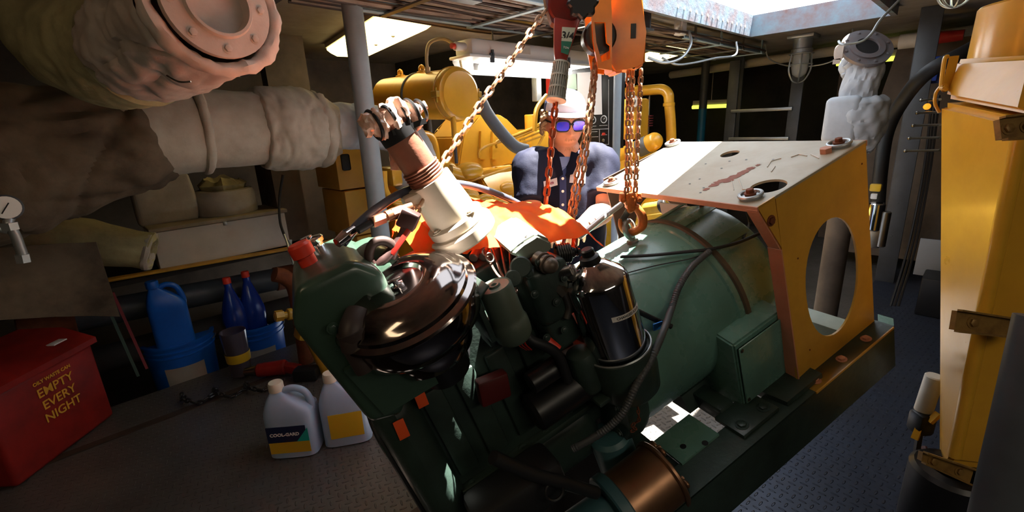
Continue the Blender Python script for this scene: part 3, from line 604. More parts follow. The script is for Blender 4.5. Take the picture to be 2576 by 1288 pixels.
def jug(c, rz, h, w_, t, mt, capm, label, group=None, cap=True, name='jug'):
    c = Vector(c); R = Matrix.Rotation(rz, 3, 'Z'); e = empty(name, c, label, 'jug', group); m = MB(); rs = []
    for (z, x0, x1, yy) in ((0, -.46, .46, .44), (.02, -.5, .5, .5), (.62, -.5, .5, .5), (.68, -.49, .49, .48), (.76, -.46, .36, .42), (.86, -.40, .12, .33), (.93, -.34, -.06, .2), (.96, -.32, -.10, .16)):
        pp = []
        for k in range(28):
            a = 2*PI*k/28; ca = (abs(math.cos(a))**.45)*math.copysign(1, math.cos(a)); sa = (abs(math.sin(a))**.45)*math.copysign(1, math.sin(a))
            pp.append(c+R @ V(((x0+x1)/2+ca*(x1-x0)/2)*w_, sa*yy*t, z*h))
        rs.append(pp)
    m.rings(rs); part('body', m, mt, e)
    m = MB(); m.tube([c+R @ V(x*w_, 0, z*h) for x, z in ((-.1, .93), (.12, .965), (.34, .9), (.44, .72), (.42, .6))], .014, 10, sm=5); part('handle', m, mt, e)
    m = MB(); m.lathe(c+R @ V(-.21*w_, 0, h*.95), (0, 0, 1), [(.028, 0), (.028, .03), (.025, .036)], 20); part('cap', m, capm, e); return e, R
jug((.25, 2.86, .20), -.12, .34, .17, .11, BLUE_PL, BLUE_PL, 'plain blue jug standing on the lidded blue bucket')
PALE = mat('pale_blue_jug', (150, 172, 200), .4, dirt=(130, 150, 170)); PALE_CAP = mat('cream_cap', (200, 196, 180), .5)
LBL_N = mat('navy_label', (22, 30, 64), .5); LBL_Y = mat('yellow_label', (190, 156, 30), .5); LBL_T = mat('teal_label', (30, 160, 150), .5)
for k, (c, rz, lb) in enumerate(((V(.455, 1.79, 0), -.70, 'pale blue coolant jug with navy and yellow label, left of its twin on the deck'), (V(.635, 1.70, 0), -.55, 'pale blue coolant jug with yellow label, right of its twin beside the engine'))):
    e, R = jug(c, rz, .29, .19, .13, PALE, PALE_CAP, lb, 'coolant jugs on the deck plates', name='coolant_jug')
    f0 = c+R @ V(0, -.0655, 0); xd = R @ V(1, 0, 0)
    if k == 0:
        m = MB(); m.box(f0+V(0, 0, .115)-xd*.005, (.15, .002, .07), R); part('label_upper', m, LBL_N, e)
        m = MB(); m.box(f0+V(0, 0, .055), (.155, .0022, .05), R); m.prism([f0+xd*.03+V(0, 0, .08)+R @ V(0, -.0016, 0), f0+xd*.078+V(0, 0, .08)+R @ V(0, -.0016, 0), f0+xd*.078+V(0, 0, .14)+R @ V(0, -.0016, 0)], R @ V(0, .0012, 0), 1); part('label_lower', m, [LBL_Y, LBL_T], e)
        text_part('lettering', 'COOL-GARD', .019, WHITE, e, f0+R @ V(-.012, -.0022, .115), xd, (0, 0, 1), bold=.0004)
    else:
        m = MB(); m.box(f0+V(0, 0, .10)+xd*.005, (.13, .002, .11), R); part('label_upper', m, LBL_Y, e)
# clear plastic cup tool and tools on the deck
e = empty('measuring_cup', (.46, 2.62, 0), 'smoky clear plastic container with a yellow label between the blue buckets', 'container')
m = MB(); m.lathe((.47, 2.64, 0), (0, 0, 1), [(.04, 0), (.05, .01), (.062, .24), (.062, .26), (.058, .26), (.046, .015), (.01, .012)], 28); part('cup', m, mat('smoky_plastic', (120, 110, 125), .15, trans=.7, rv=0), e)
m = MB(); m.lathe((.47, 2.64, .09), (0, 0, 1), [(.0575, 0), (.060, .05)], 28, cap=False); part('label_band', m, LBL_Y, e)
e = empty('cordless_drill', (.62, 2.4, 0), 'red and black cordless tool lying on the deck plates behind the coolant jugs', 'power tool')
m = MB(); m.cyl((.52, 2.53, .045), (.64, 2.44, .05), .036, .04, bev=.008); m.bar((.63, 2.45, .05), (.68, 2.36, .045), .05, .045, bev=.01); part('body', m, RED_D, e)
m = MB(); m.box((.695, 2.315, .035), (.12, .075, .065), Matrix.Rotation(-.7, 3, 'Z'), .01); part('battery', m, BLK_PAINT, e)
m = MB(); m.cyl((.47, 2.57, .043), (.52, 2.53, .045), .018, .03); part('chuck', m, STEEL, e)
m = MB(); pts = []
for k in range(26): a = k*.7; pts.append((.16+.014*k+.03*math.cos(a), 2.56-.007*k+.05*math.sin(a), .018+.006*(k % 3)))
m.chain(spline(pts, 3), .038, .0045, 10); thing('heaped_chain', m, BLK_PAINT, 'small heap of dark chain lying along the deck plates', 'chain')
# yellow valve at left of engine
e = empty('gate_valve', (.75, 2.3, .25), 'yellow pipe valve low down between the buckets and the green engine', 'valve')
m = MB(); m.box(Yp(775, 815, 2.3), (.10, .09, .16), Matrix.Rotation(.35, 3, 'Y'), .015); m.box(Yp(765, 790, 2.25), (.03, .02, .09), bev=.004); m.cyl(Yp(775, 830, 2.3), (.80, 2.3, .0), .035, bev=.005); part('body', m, OLIVE, e)
m = MB(); m.cyl(Yp(750, 790, 2.3), Yp(690, 796, 2.3), .018, bev=.003); m.cyl(Yp(735, 790, 2.3), Yp(722, 791, 2.3), .03, bev=.004); m.cyl(Yp(712, 793, 2.3), Yp(692, 796, 2.3), .028, seg=6); part('stem', m, OLIVE, e)
m = MB(); m.tube([Yp(690, 690, 2.5), Yp(720, 700, 2.5), Yp(745, 740, 2.5), Yp(748, 790, 2.5)-V(0, 0, .3)], .04, 12, sm=5); thing('rusty_pipe', m, RUST, 'rusty red-brown pipe bend behind the green header tank', 'pipe')

# ------------------------------------------------------------------ yellow engine at the back
e = empty('yellow_engine', (1.9, 2.3, .35), 'yellow marine diesel engine at the back behind the post and the man', 'engine')
m = MB(); m.box(*slab(1.42, 3.3, 2.28, 2.9, .22, .84), bev=.02); m.box(*slab(1.5, 2.9, 2.2, 2.8, .84, .93), bev=.01); part('engine_block', m, YEL, e)
m = MB(); m.prism([Yp(*q, 2.18) for q in ((1165, 345), (1185, 325), (1210, 288), (1258, 288), (1275, 300), (1322, 345), (1335, 400), (1165, 445), (1150, 440))], (0, .34, 0)); bmesh.ops.bevel(m.bm, geom=m.bm.edges[:], offset=.008, segments=2, affect='EDGES')
for u in (1205, 1235): m.prism([Yp(u, 330, 2.18), Yp(u+6, 330, 2.18), Yp(u+14, 400, 2.18), Yp(u-2, 400, 2.18)], (0, -.02, 0))
part('turbo_housing', m, YEL, e)
m = MB(); m.box(*slab(1.46, 2.6, 2.12, 2.5, .955, .985), bev=.004)
for k in range(7): m.bolt((1.52+k*.15, 2.15, .985), (0, 0, 1), .009)
part('head_flange', m, YEL, e)
def cover(x0, x1):
    m = MB(); q = [V(x0, 2.12, .96), V(x1, 2.12, .96), V(x1+.06, 1.96, .70), V(x0+.06, 1.96, .70)]
    m.prism(q, (0, .12, .06)); bmesh.ops.bevel(m.bm, geom=m.bm.edges[:], offset=.01, segments=2, affect='EDGES')
    n = (q[1]-q[0]).cross(q[3]-q[0]).normalized(); n = -n if n.y > 0 else n
    for a in q: c = lerp(a, (q[0]+q[2])/2, .1); m.bolt(c, n, .01)
    m.ball((q[0]+q[2])/2+(q[0]-q[3])*.12+n*.0, (.075, .045, .03), Matrix((V(1, 0, 0), (q[0]-q[3]).normalized(), n)).transposed()); return m, q, n
for k, (x0, x1) in enumerate(((1.80, 2.13), (2.18, 2.5), (1.46, 1.72))):
    m, q, n = cover(x0, x1); part('side_cover', m, YEL, e)
    if k == 0:
        c = lerp(lerp(q[0], q[1], .28), lerp(q[3], q[2], .28), .62)+n*.002; m = MB(); m.box(c, (.1, .05, .002), Matrix((V(1, 0, 0), (q[0]-q[3]).normalized(), n)).transposed()); part('data_plate', m, WHITE, e)
m = MB()
for k, pp in enumerate((((1135, 470), (1230, 440), (1330, 405)), ((1205, 398), (1215, 372), (1300, 345), (1360, 320)), ((1250, 372), (1252, 355), (1300, 338), (1365, 312)), ((1300, 410), (1340, 385), (1370, 330), (1380, 250)))):
    m.tube([Yp(*q, 2.05) for q in pp], .008, 8, sm=6)
for k in range(4): m.tube([Yp(1300+k*8, 365-k*12, 2.05), Yp(1370, 340-k*12, 2.05)], .006, 6)
part('fuel_pipe', m, YEL, e)
m = MB(); m.ball(Yp(1180, 430, 2.06), (.09, .07, .05)); m.ball(Yp(1130, 430, 2.1), (.05, .05, .05)); m.tube([Yp(1130, 430, 2.06), Yp(1170, 440, 2.06), Yp(1205, 425, 2.06)], .035, 14, sm=5); part('manifold', m, YEL, e)
m = MB()
for k in range(5): m.tube([Yp(1120+k*38, 500+k*4, 1.98), Yp(1145+k*38, 488+k*4, 1.96), Yp(1165+k*38, 505+k*4, 1.96), Yp(1172+k*38, 545+k*4, 1.98)], .022, 10, sm=5)
m.box(*slab(1.45, 2.3, 1.95, 2.3, .55, .68), bev=.02); part('coolant_pipe', m, YEL, e)
m = MB(); m.tube([Yp(965, 430, 2.1), Yp(970, 480, 2.1), Yp(1000, 510, 2.1), Yp(1060, 495, 2.1)], .018, 10, sm=6); m.tube([Yp(1060, 340, 2.3), Yp(1085, 350, 2.3), Yp(1095, 400, 2.3), Yp(1090, 440, 2.3)], .03, 12, sm=6); m.box(Yp(1010, 440, 2.2), (.2, .15, .1), bev=.02); part('coolant_pipe', m, YEL, e)
for k, (u, v) in enumerate(((1350, 270), (1345, 250))): pass
m = MB(); m.box(*slab(2.3, 2.75, 2.15, 2.7, .93, 1.2), bev=.02); m.cyl((2.35, 2.2, 1.2), (2.35, 2.2, 1.3), .04, bev=.005); m.box(Yp(1350, 225, 2.3), (.05, .05, .16), bev=.005, mi=1); m.tube([Yp(1345, 330, 2.0), Yp(1350, 275, 2.0), Yp(1375, 240, 2.0)], .015, 8, sm=5); part('rocker_cover', m, [YEL, GALV], e)
# air tank
e = empty('air_tank', (1.56, 2.4, 1.40), 'glossy yellow horizontal air cleaner tank with round front lid and clips', 'tank')
c = V(1.565, 1.95, 1.405); r = .128; m = MB()
m.lathe(c, (0.0, 1, .03), [(r*.98, .05), (r*.98, .30), (r*.985, .305), (r*.985, .34), (r*.95, .36), (r*.92, .7), (r*.5, .76)], 48); part('body', m, YEL, e)
m = MB(); m.lathe(c, (0, 1, .03), [(.001, -.012), (r*.5, -.01), (r*.86, -.004), (r*.93, .006), (r*1.0, .01), (r*1.05, .025), (r*1.05, .045), (r*.98, .05)], 48); m.torus(c+V(0, .052, 0), (0, 1, 0), r*1.03, .006, 40, 8); part('lid', m, YEL, e)
for sx in (-1, 1):
    m = MB(); q = c+V(sx*r*1.08, .03, 0); m.box(q, (.022, .05, .03), bev=.003, mi=0); m.cyl(q+V(0, -.01, -.04), q+V(0, -.01, .03), .005, seg=8, mi=0); part('clip', m, OLIVE, e)
for yy in (.30, .52):
    m = MB(); q = c+V(-.02, yy, r+.02); m.torus(q, (1, 0, 0), .018, .008, 16, 8); m.box(q-V(0, 0, .018), (.03, .06, .02), bev=.004); part('lifting_lug', m, YEL, e)
m = MB(); m.torus(c+V(0, .36, .01), (0, 1, 0), r*.97, .008, 40, 6); part('band', m, GREY_D, e, label='dark clamping band')
m = MB(); a = c+V(-.05, .2, r-.01); m.tube([a, a+V(0, 0, .08), a+V(.03, .0, .15), a+V(.12, -.02, .17), a+V(.2, -.04, .1), a+V(.21, -.04, -.02)], .009, 10, sm=6); m.cyl(a, a+V(0, 0, .03), .014, seg=6); part('breather_hose', m, mat('cream_hose', (186, 170, 130), .5), e)
m = MB(); a = c+V(-.045, .02, -r); m.cyl(a+V(0, 0, .02), a-V(0, 0, .09), .014, bev=.003); m.cyl(a-V(0, 0, .09), a-V(0, 0, .22), .009, mi=1); part('drain_pipe', m, [YEL, GREY_D], e)
m = MB(); m.tube([Yp(1205, 245, 2.05), Yp(1225, 285, 2.03), Yp(1258, 330, 2.0), Yp(1295, 368, 1.95), Yp(1325, 378, 1.92)], .036, 18, sm=8); thing('grey_hose', m, mat('grey_hose', (92, 98, 104), .55), 'thick blue-grey hose running from the air tank down to the yellow engine', 'hose')
m = MB(); m.cyl((1.62, 2.35, .35), (1.62, 2.35, 1.3), .025); m.bar((1.4, 2.6, .9), (1.4, 2.6, 1.35), .12, .06, mi=0); thing('tank_bracket', m, HULL, 'dark bracket post carrying the yellow air tank', 'bracket')
# yellow cabinet left of post
e = empty('yellow_cabinet', (1.2, 2.55, 0), 'worn tan-yellow casing behind the thick grey post', 'cabinet')
m = MB(); m.box(*slab(1.10, 1.36, 2.5, 2.8, .93, 1.22), bev=.006); part('upper_casing', m, YEL_OLD, e)
m = MB(); m.box(*slab(1.12, 1.36, 2.49, 2.8, .66, .92), bev=.006); m.box(*slab(1.16, 1.36, 2.5, 2.8, .0, .65), bev=.006); part('lower_casing', m, YEL_OLD, e)
m = MB(); m.box((1.155, 2.498, 1.08), (.05, .01, .09), bev=.01); part('slot', m, BLACK, e)

# right-hand yellow pipework behind the hoist chain ----------------------
e = empty('upright_pipe', Xp(1690, 350, 3.6), 'yellow pipe bent down at the top right of the hoist chain', 'pipe')
m = MB(); m.tube([Xp(1575, 232, 3.6), Xp(1640, 226, 3.6), Xp(1668, 226, 3.6), Xp(1681, 238, 3.6), Xp(1683, 256, 3.6), Xp(1688, 330, 3.6), (3.6, 1.78, .6), (3.6, 1.78, .0)], .040, 20, sm=8); part('pipe', m, YEL, e)
a = Xp(1683, 258, 3.6); m = MB(); m.cyl(a, a-V(0, 0, .03), .046, seg=22, bev=.004); a = Xp(1600, 229, 3.6); m.cyl(a, a+V(0, -.04, 0), .046, bev=.004); part('collar', m, YEL, e)
e = empty('pump_housing', (3.3, 2.1, .9), 'yellow pump housing with pipe stub behind the slim post', 'pump')
m = MB(); m.box(Xp(1588, 300, 3.3), (.2, .2, .3), bev=.02); m.box((3.35, 2.05, .55), (.4, .3, .9), bev=.02); part('housing', m, YEL, e)
m = MB(); m.tube([Xp(1560, 395, 3.2), Xp(1610, 372, 3.2), Xp(1645, 356, 3.2)], .065, 22, sm=5); m.ball(Xp(1645, 356, 3.2), .066); part('pipe_stub', m, YEL, e)
m = MB(); a, b = Xp(1608, 373, 3.2), Xp(1632, 362, 3.2); m.cyl(a, b, .068, seg=24); part('rubber_band', m, mat('grey_rubber', (90, 92, 98), .6), e)
m = MB(); c = Xp(1590, 256, 3.15); nd = (V(0, 0, H)-c).normalized(); m.cyl(c-nd*.05, c, .048, bev=.006); m.cyl(c, c+nd*.003, .026, mi=1); m.cyl(c+V(0, 0, -.04), c+V(0, 0, -.12), .014, mi=0); part('transmitter', m, [WHITE, GREY_D], e)
m = MB(); m.cyl(Xp(1634, 240, 3.7), V(3.7, Xp(1630, 395, 3.7).y, 0), .008); a = Xp(1633, 290, 3.7)
for k in range(5): m.cyl(a-V(0, 0, .02*k), a-V(0, 0, .02*k+.01), .035, mi=1)
thing('valve_spindle', m, [STEEL, mat('maroon', (96, 34, 44), .5)], 'thin vertical spindle with maroon discs inside the yellow pipe bend', 'valve')
e = empty('low_pipework', (2.7, 1.45, .68), 'yellow pipes with black coupling seen under the guard plate edge', 'pipe')
m = MB(); m.tube([Xp(1590, 545, 2.6), Xp(1620, 528, 2.6), Xp(1665, 520, 2.6), Xp(1690, 505, 2.6)], .04, 18, sm=6); m.tube([Xp(1600, 505, 2.8), Xp(1640, 495, 2.8), Xp(1690, 490, 2.8)], .03, 14, sm=5); m.box((2.9, 1.55, .3), (.5, .6, .55), bev=.03); part('pipe', m, OLIVE, e)
m = MB(); m.cyl(Xp(1662, 520, 2.58), Xp(1680, 514, 2.58), .045, bev=.004); part('coupling', m, BLACK, e)
# control panel
e = empty('control_panel', (2.42, 1.75, 1.3), 'black engine control panel with round gauges and a bright white sheet behind the man', 'control panel')
cx = 2.42
def pp_(u, v, o=0): return Xp(u, v, cx-o)
m = MB(); c = (pp_(1444, 178)+pp_(1534, 372))/2; m.box(c+V(.06, 0, 0), (.12, abs(pp_(1430, 280).y-pp_(1534, 280).y), .48), bev=.004); part('case', m, BLK_PAINT, e)
m = MB(); m.prism([pp_(*q, .002) for q in ((1452, 183), (1513, 180), (1515, 288), (1454, 290))], (-.002, 0, 0)); part('paper_sheet', m, mat('white_paper', (250, 250, 250), .7, rv=0), e)
m = MB(); m.prism([pp_(*q, .002) for q in ((1415, 190), (1450, 186), (1452, 225), (1418, 228))], (-.004, 0, 0)); part('notice', m, mat('pale_green_card', (150, 170, 150), .6), e)
for (u, v) in ((1492, 302), (1519, 300)):
    c = pp_(u, v, .002); m = MB(); m.torus(c, (1, 0, 0), .020, .003, 24, 6); m.cyl(c, c-V(.002, 0, 0), .018, mi=1); m.bar(c-V(.003, 0, .0), c-V(.003, .01, -.008), .003, .001, (1, 0, 0)); part('gauge', m, [WHITE, BLK_PAINT], e)
m = MB()
for q in (((1478, 326), (1531, 324)), ((1478, 364), (1531, 363)), ((1508, 326), (1508, 364)), ((1531, 200), (1531, 364)), ((1480, 318), (1500, 317)), ((1508, 316), (1528, 315)), ((1483, 332), (1503, 331)), ((1481, 345), (1505, 344)), ((1512, 340), (1527, 339))):
    m.bar(pp_(*q[0], .003), pp_(*q[1], .003), .0022, .001, (1, 0, 0))
part('panel_markings', m, WHITE, e)
m = MB(); c = pp_(1521, 337, 0); m.cyl(c, c-V(.02, 0, 0), .008, seg=14, bev=.002); part('push_button', m, CAP_RED, e)
m = MB(); c = pp_(1519, 353, 0); m.cyl(c, c-V(.008, 0, 0), .009, seg=14, bev=.002); part('key_switch', m, STEEL, e)
m = MB(); m.bar((2.50, 1.72, 0), (2.50, 1.72, 1.1), .04, .04); part('support', m, GREY_D, e)
m = MB(); m.bar(Yp(1382, 165, 2.3), Yp(1384, 240, 2.3), .04, .04); thing('red_bracket', m, RED, 'short red upright strip between the fluorescent light and the man', 'bracket')
# ------------------------------------------------------------------ generator set (tilted, hanging from two hoists); built in its own frame: a along, b across, u up
gen = empty('generator_set', (0, 0, 0), 'green diesel generator set hanging tilted from two chain hoists, with yellow end guard', 'generator', mat=GM)
A3, B3, U3 = V(1, 0, 0), V(0, 1, 0), V(0, 0, 1)
def gp(name, m, mats, parent=None, label=None, sharp=38):
    m.bm.transform(GM); return part(name, m, mats, parent or gen, True, label, sharp)
def gd(u, v, r=.245, bc=.32, uc=-.33):      # pixel -> point on the drum surface
    rr = RW.T @ ray(u, v); o = RW.T @ (O_-TW); A = rr[1]**2+rr[2]**2; B = 2*(rr[1]*(o[1]-bc)+rr[2]*(o[2]-uc)); C = (o[1]-bc)**2+(o[2]-uc)**2-r*r
    D = B*B-4*A*C; t = (-B-math.sqrt(max(D, 0)))/(2*A); return Vector(o+rr*t)
def circ(c, r, nx, ny, n=28, sy=1): c = Vector(c); return [c+Vector(nx)*math.cos(2*PI*k/n)*r+Vector(ny)*math.sin(2*PI*k/n)*r*sy for k in range(n)]
# guard
GUARD_TOP = mat('worn_cream_guard_top', (172, 168, 150), .5, dirt=(136, 112, 80), damt=.45, dsc=6, bump=.1)
GUARD_Y = mat('guard_yellow', (200, 150, 52), .45, dirt=(150, 108, 44), damt=.4, dsc=7, bump=.06, coat=.15)
EDGE = mat('salmon_primer_edge', (196, 134, 104), .6, dirt=(140, 90, 66), damt=.5, dsc=14)
g = MB(); hC = gl(1932, 468, 2, 0); hA = gl(1836, 387, 2, 0); hB = gl(1590, 433, 2, 0)
g.plate([V(-.395, 0, 0), V(0, 0, 0), V(.01, .645, 0), V(-.392, .605, 0)], [circ(hA, .027, A3, B3), circ(hB, .027, A3, B3), circ(hC, .040, A3, B3)], (0, 0, -.006)); gt = gp('guard_top_plate', g, GUARD_TOP, label='worn cream top plate with holes and a rust stain')
g = MB(); g.box((-.395, .302, -.007), (.004, .605, .014)); g.box((0.003, .32, -.008), (.004, .64, .014)); gp('guard_edge_lip', g, EDGE, gt)
random.seed(3); g = MB(); c0, c1 = gl(1780, 475, 2, 0), gl(1905, 415, 2, 0)
for k in range(9):
    c = lerp(c0, c1, k/8)+V(random.uniform(-.006, .006), random.uniform(-.006, .006), .0006+.00005*k); r = .019*(1-abs(k/8-.45)*1.1)
    g.faces([c+V(math.cos(a)*r*random.uniform(.6, 1.3), math.sin(a)*r*random.uniform(.6, 1.3), 0) for a in np.linspace(0, 2*PI, 14)[:-1]], [tuple(range(13))])
for (u, v) in ((1775, 412), (1815, 423), (1760, 450), (1735, 462), (1770, 472), (1877, 401), (1835, 405), (1762, 484), (1945, 401)):
    c = gl(u, v, 2, .0009); g_ = MB(); g_.faces([c+V(math.cos(a)*.0028, math.sin(a)*.0036, 0) for a in np.linspace(0, 2*PI, 9)[:-1]], [tuple(range(8))]); gp('dark_spot', g_, BLK_PAINT, gt)
gp('rust_stain', g, [mat('rust_stain', (128, 68, 52), .75, dirt=(160, 120, 100), damt=.4, dsc=30), BLK_PAINT], gt, label='reddish rust stain with dark spots')
g = MB()
for pts in (((1840, 455), (1846, 478)), ((1858, 450), (1868, 476)), ((1868, 476), (1888, 476)), ((1930, 420), (1940, 405), (1965, 398)), ((1940, 432), (1950, 418)), ((1990, 395), (2010, 388), (2030, 392)), ((2040, 388), (2060, 398))):
    g.tube([gl(*p, 2, .001) for p in pts], .0012, 5)
gp('chalk_mark', g, WHITE_P, gt)
for i, (u, v) in enumerate(((1889, 497), (2111, 368), (1693, 364), (1540, 462))):
    c = gl(u, v, 2, 0); g = MB(); g.torus(c+U3*.008, U3, .024, .0045, 28, 8); g.cyl(c, c+U3*.006, .024); s = gp('mount_washer', g, GALV, gt)
    g = MB(); g.cyl(c+U3*.006, c+U3*.012, .012, mi=0); g.bolt(c+U3*.01, U3, .009, .012); gp('bolt', g, RUST, s)
c = gl(2078, 384, 2, 0); g = MB(); g.lathe(c, U3, [(.008, 0), (.014, 0), (.014, .013), (.008, .013)], 6); gp('loose_nut', g, EDGE, gt, label='rusty nut standing on the plate')
for i, (b, th) in enumerate(((0, .005), (.64, .005))):
    g = MB(); ov = []
    for k in range(40):
        a = 2*PI*k/40; ca, sa = math.cos(a), math.sin(a); ov.append(V(-.168+ca*.106, b, -.312+math.copysign(abs(sa)**.9, sa)*.172))
    sh = .0
    g.plate([V(-.335, b, 0), V(.0, b, 0), V(-.005, b, -.553), V(-.345, b, -.546)], [[p+V(.0, 0, 0) for p in ov]], (0, th, 0))
    s = gp('guard_side_plate', g, GUARD_Y if i == 0 else mat('brown_primer', (108, 84, 72), .6, dirt=(80, 60, 50)), label='yellow side plate with a tall oval opening' if i == 0 else 'brown far side plate')
    if i == 0:
        g = MB(); g.prism([V(-.395, 0, 0), V(-.338, 0, 0), V(-.338, 0, -.13)], (0, .004, 0)); gp('corner_gusset', g, GUARD_Y, s)
        g = MB(); g.bolt(V(-.36, 0, -.05), (0, -1, 0), .009); gp('bolt', g, RUST, s)
        g = MB(); g.box((-.342, .015, -.34), (.004, .035, .41)); g.bar((-.397, .014, -.008), (-.344, .014, -.132), .03, .003, (1, 0, .4)); gp('edge_flange', g, EDGE, s)
        g = MB(); g.box((-.175, -.025, -.548), (.34, .05, .006)); gp('foot_flange', g, GUARD_Y, s)
        for a in (-.31, -.2, -.09): g = MB(); g.bolt(V(a, -.025, -.545), U3, .009, .008); gp('bolt', g, EDGE, s)
        g = MB()
        for (u, v) in ((2168, 412), (2007, 650), (2037, 880)): g.cyl(gl(u, v, 1, 0), gl(u, v, 1, 0)+V(0, -.001, 0), .0025, seg=8)
        gp('rivet', g, RUST, s)
g = MB()
for i in range(26): g.box((-.255+.0*i, .3, -.03-.018*i), (.02, .004, .011)); 
g.box((-.255, .305, -.27), (.014, .004, .5)); gp('rusty_strap', g, RUST, label='rusty notched strap hanging inside the guard')
g = MB(); g.box((-.20, .48, -.34), (.006, .14, .4)); gp('inner_panel', g, WHITE_P, label='pale inner panel seen through the oval opening')
# base rails
def rail(b0, b1, lab):
    g = MB(); bo = b0 if b0 < .3 else b1
    g.box(((-1.32)/2, bo+(.003 if b0 < .3 else -.003), -.618), (1.32, .006, .145)); g.box((-.66, (b0+b1)/2, -.548), (1.32, b1-b0, .006)); g.box((-.66, (b0+b1)/2, -.687), (1.32, b1-b0, .006))
    return gp('base_rail', g, G_SHADE, label=lab)
r1 = rail(-.047, .035, 'near base rail'); rail(.62, .70, 'far base rail')
g = MB(); g.box((-.68, .075, -.543), (.13, .10, .008)); g.cyl(V(-.705, .06, -.54), V(-.705, .06, -.5385), .008, mi=1); g.cyl(V(-.66, .03, -.54), V(-.66, .03, -.5385), .008, mi=1); gp('mounting_pad', g, [G_PAINT, BLK_PAINT], r1)
g = MB(); g.box((-.52, .02, -.538), (.13, .09, .012), bev=.002)
for a in (-.56, -.48): g.bolt(V(a, 0, -.532), U3, .011)
gp('mounting_foot', g, G_SHADE, r1)
g = MB(); g.prism([V(0, -.047, -.545), V(.03, -.03, -.545), V(.03, -.03, -.6), V(0, -.047, -.6)], (0, .04, 0)); g.prism([V(.0, -.047, -.66), V(.05, .0, -.675), V(0, .03, -.69)], (0, 0, -.004)); gp('end_bracket', g, G_PAINT, r1)
for a in (-.02, -.74, -1.26):
    g = MB(); g.box((a-.03, .327, -.60), (.06, .60, .085), bev=.003); gp('cross_member', g, G_SHADE if a < -.1 else mat('pale_green_paint', (160, 176, 168), .45, dirt=(90, 100, 94)))
# generator drum
g = MB(); c = V(-.76, .32, -.33)
g.lathe(c, A3, [(.235, 0), (.238, .012), (.235, .02), (.235, .34), (.239, .345), (.239, .362), (.233, .37), (.228, .50), (.215, .535), (.18, .55), (.1, .553)], 72)
for k in range(5):
    a = .25+k*.5; g.box(c+V(.45, math.cos(a)*.232, math.sin(a)*.232), (.13, .035, .004), Matrix.Rotation(a, 3, 'X') @ Matrix.Rotation(-PI/2, 3, 'X'), .002)
drum = gp('generator_drum', g, G_PAINT, label='large round green generator housing')
g = MB(); g.lathe(c+V(.365, 0, 0), A3, [(.2375, 0), (.242, .004), (.242, .016), (.2375, .02)], 72, cap=False); gp('clamp_band', g, mat('grimy_green', (70, 62, 48), .5, dirt=(90, 66, 44), damt=.7, dsc=12), drum)
g = MB()
for k in range(9): a = -2.6+k*.28; g.box(c+V(.46, math.cos(a)*.226, math.sin(a)*.226), (.10, .03, .006), Matrix.Rotation(a-PI/2, 3, 'X'), .003)
gp('cooling_slot', g, G_SHADE, drum)
g = MB(); g.prism([V(-.60, .25, -.56), V(-.36, .25, -.56), V(-.36, .14, -.56), V(-.60, .14, -.56)], (0, .02, .05)); g.box((-.54, .12, -.545), (.05, .12, .05), bev=.006); g.box((-.40, .12, -.54), (.04, .1, .04), bev=.006); gp('drum_foot', g, G_SHADE, drum)
# eye bolt
g = MB(); e0 = V(*gl(1592, 610, 1, .32)); e0.z = -.097; ER = e0+U3*.043; EN = V(.45, -.9, .1).normalized()
g.torus(ER, EN, .0225, .0078, 36, 12); g.lathe(e0, U3, [(.017, -.006), (.017, .006), (.011, .009), (.010, .022)], 24); gp('eye_bolt', g, mat('grey_green_steel', (122, 132, 128), .4, .5, dirt=(130, 92, 66), damt=.6, dsc=30), drum)
# junction box
def prof(a, pts): return [V(a, b, u) for b, u in pts]
jb = [(.235, -.285), (.034, -.332), (.042, -.538), (.12, -.56), (.235, -.48)]
g = MB(); g.prism(prof(-.505, jb), (.188, 0, 0)); bmesh.ops.bevel(g.bm, geom=g.bm.edges[:], offset=.005, segments=2, affect='EDGES'); jbx = gp('junction_box', g, G_PAINT, label='square green electrical box on the drum side')
g = MB(); g.prism([V(-.497, .030, -.345), V(-.325, .030, -.345), V(-.325, .038, -.53), V(-.497, .038, -.53)], (0, -.004, 0)); bmesh.ops.bevel(g.bm, geom=g.bm.edges[:], offset=.002, segments=1, affect='EDGES'); gp('front_cover', g, G_PAINT, jbx)
for a, b, u in ((-.488, .027, -.355), (-.334, .027, -.355), (-.488, .034, -.52), (-.334, .034, -.52)): g = MB(); g.bolt(V(a, b, u), (0, -1, -.05), .004, .003); gp('screw', g, STEEL, jbx)
g = MB(); g.prism([V(-.42, .20, -.5), V(-.30, .20, -.5), V(-.29, .06, -.53), V(-.29, -.03, -.53), V(-.43, -.03, -.53), V(-.44, .06, -.53)], (0, 0, -.02)); gp('box_shelf', g, G_SHADE, jbx)
# engine ----------------------------------------------------------------
g = MB(); g.lathe(V(-.83, .32, -.33), A3, [(.20, 0), (.245, .01), (.25, .06), (.245, .075)], 60)
for k in range(14): a = k*2*PI/14; g.bolt(V(-.835, .32+math.cos(a)*.228, -.33+math.sin(a)*.228), -A3, .008)
gp('flywheel_housing', g, G_SHADE)
g = MB(); g.box((-1.03, .33, -.21), (.42, .28, .46), bev=.02, seg=3)
g.box((-1.04, .30, -.45), (.40, .24, .17), bev=.05, seg=4)
for k in range(5): g.box((-1.19+k*.08, .185, -.2), (.05, .02, .24), bev=.006)
for k in range(6): g.bolt(V(-1.2+k*.07, .18, -.355), (0, -1, 0), .008)
g.box((-1.03, .182, -.36), (.40, .03, .02), bev=.004); block = gp('engine_block', g, G_SHADE)
g = MB(); g.box((-1.03, .33, .055), (.40, .22, .08), bev=.012, seg=3); g.box((-1.03, .34, .115), (.36, .13, .07), bev=.03, seg=4)
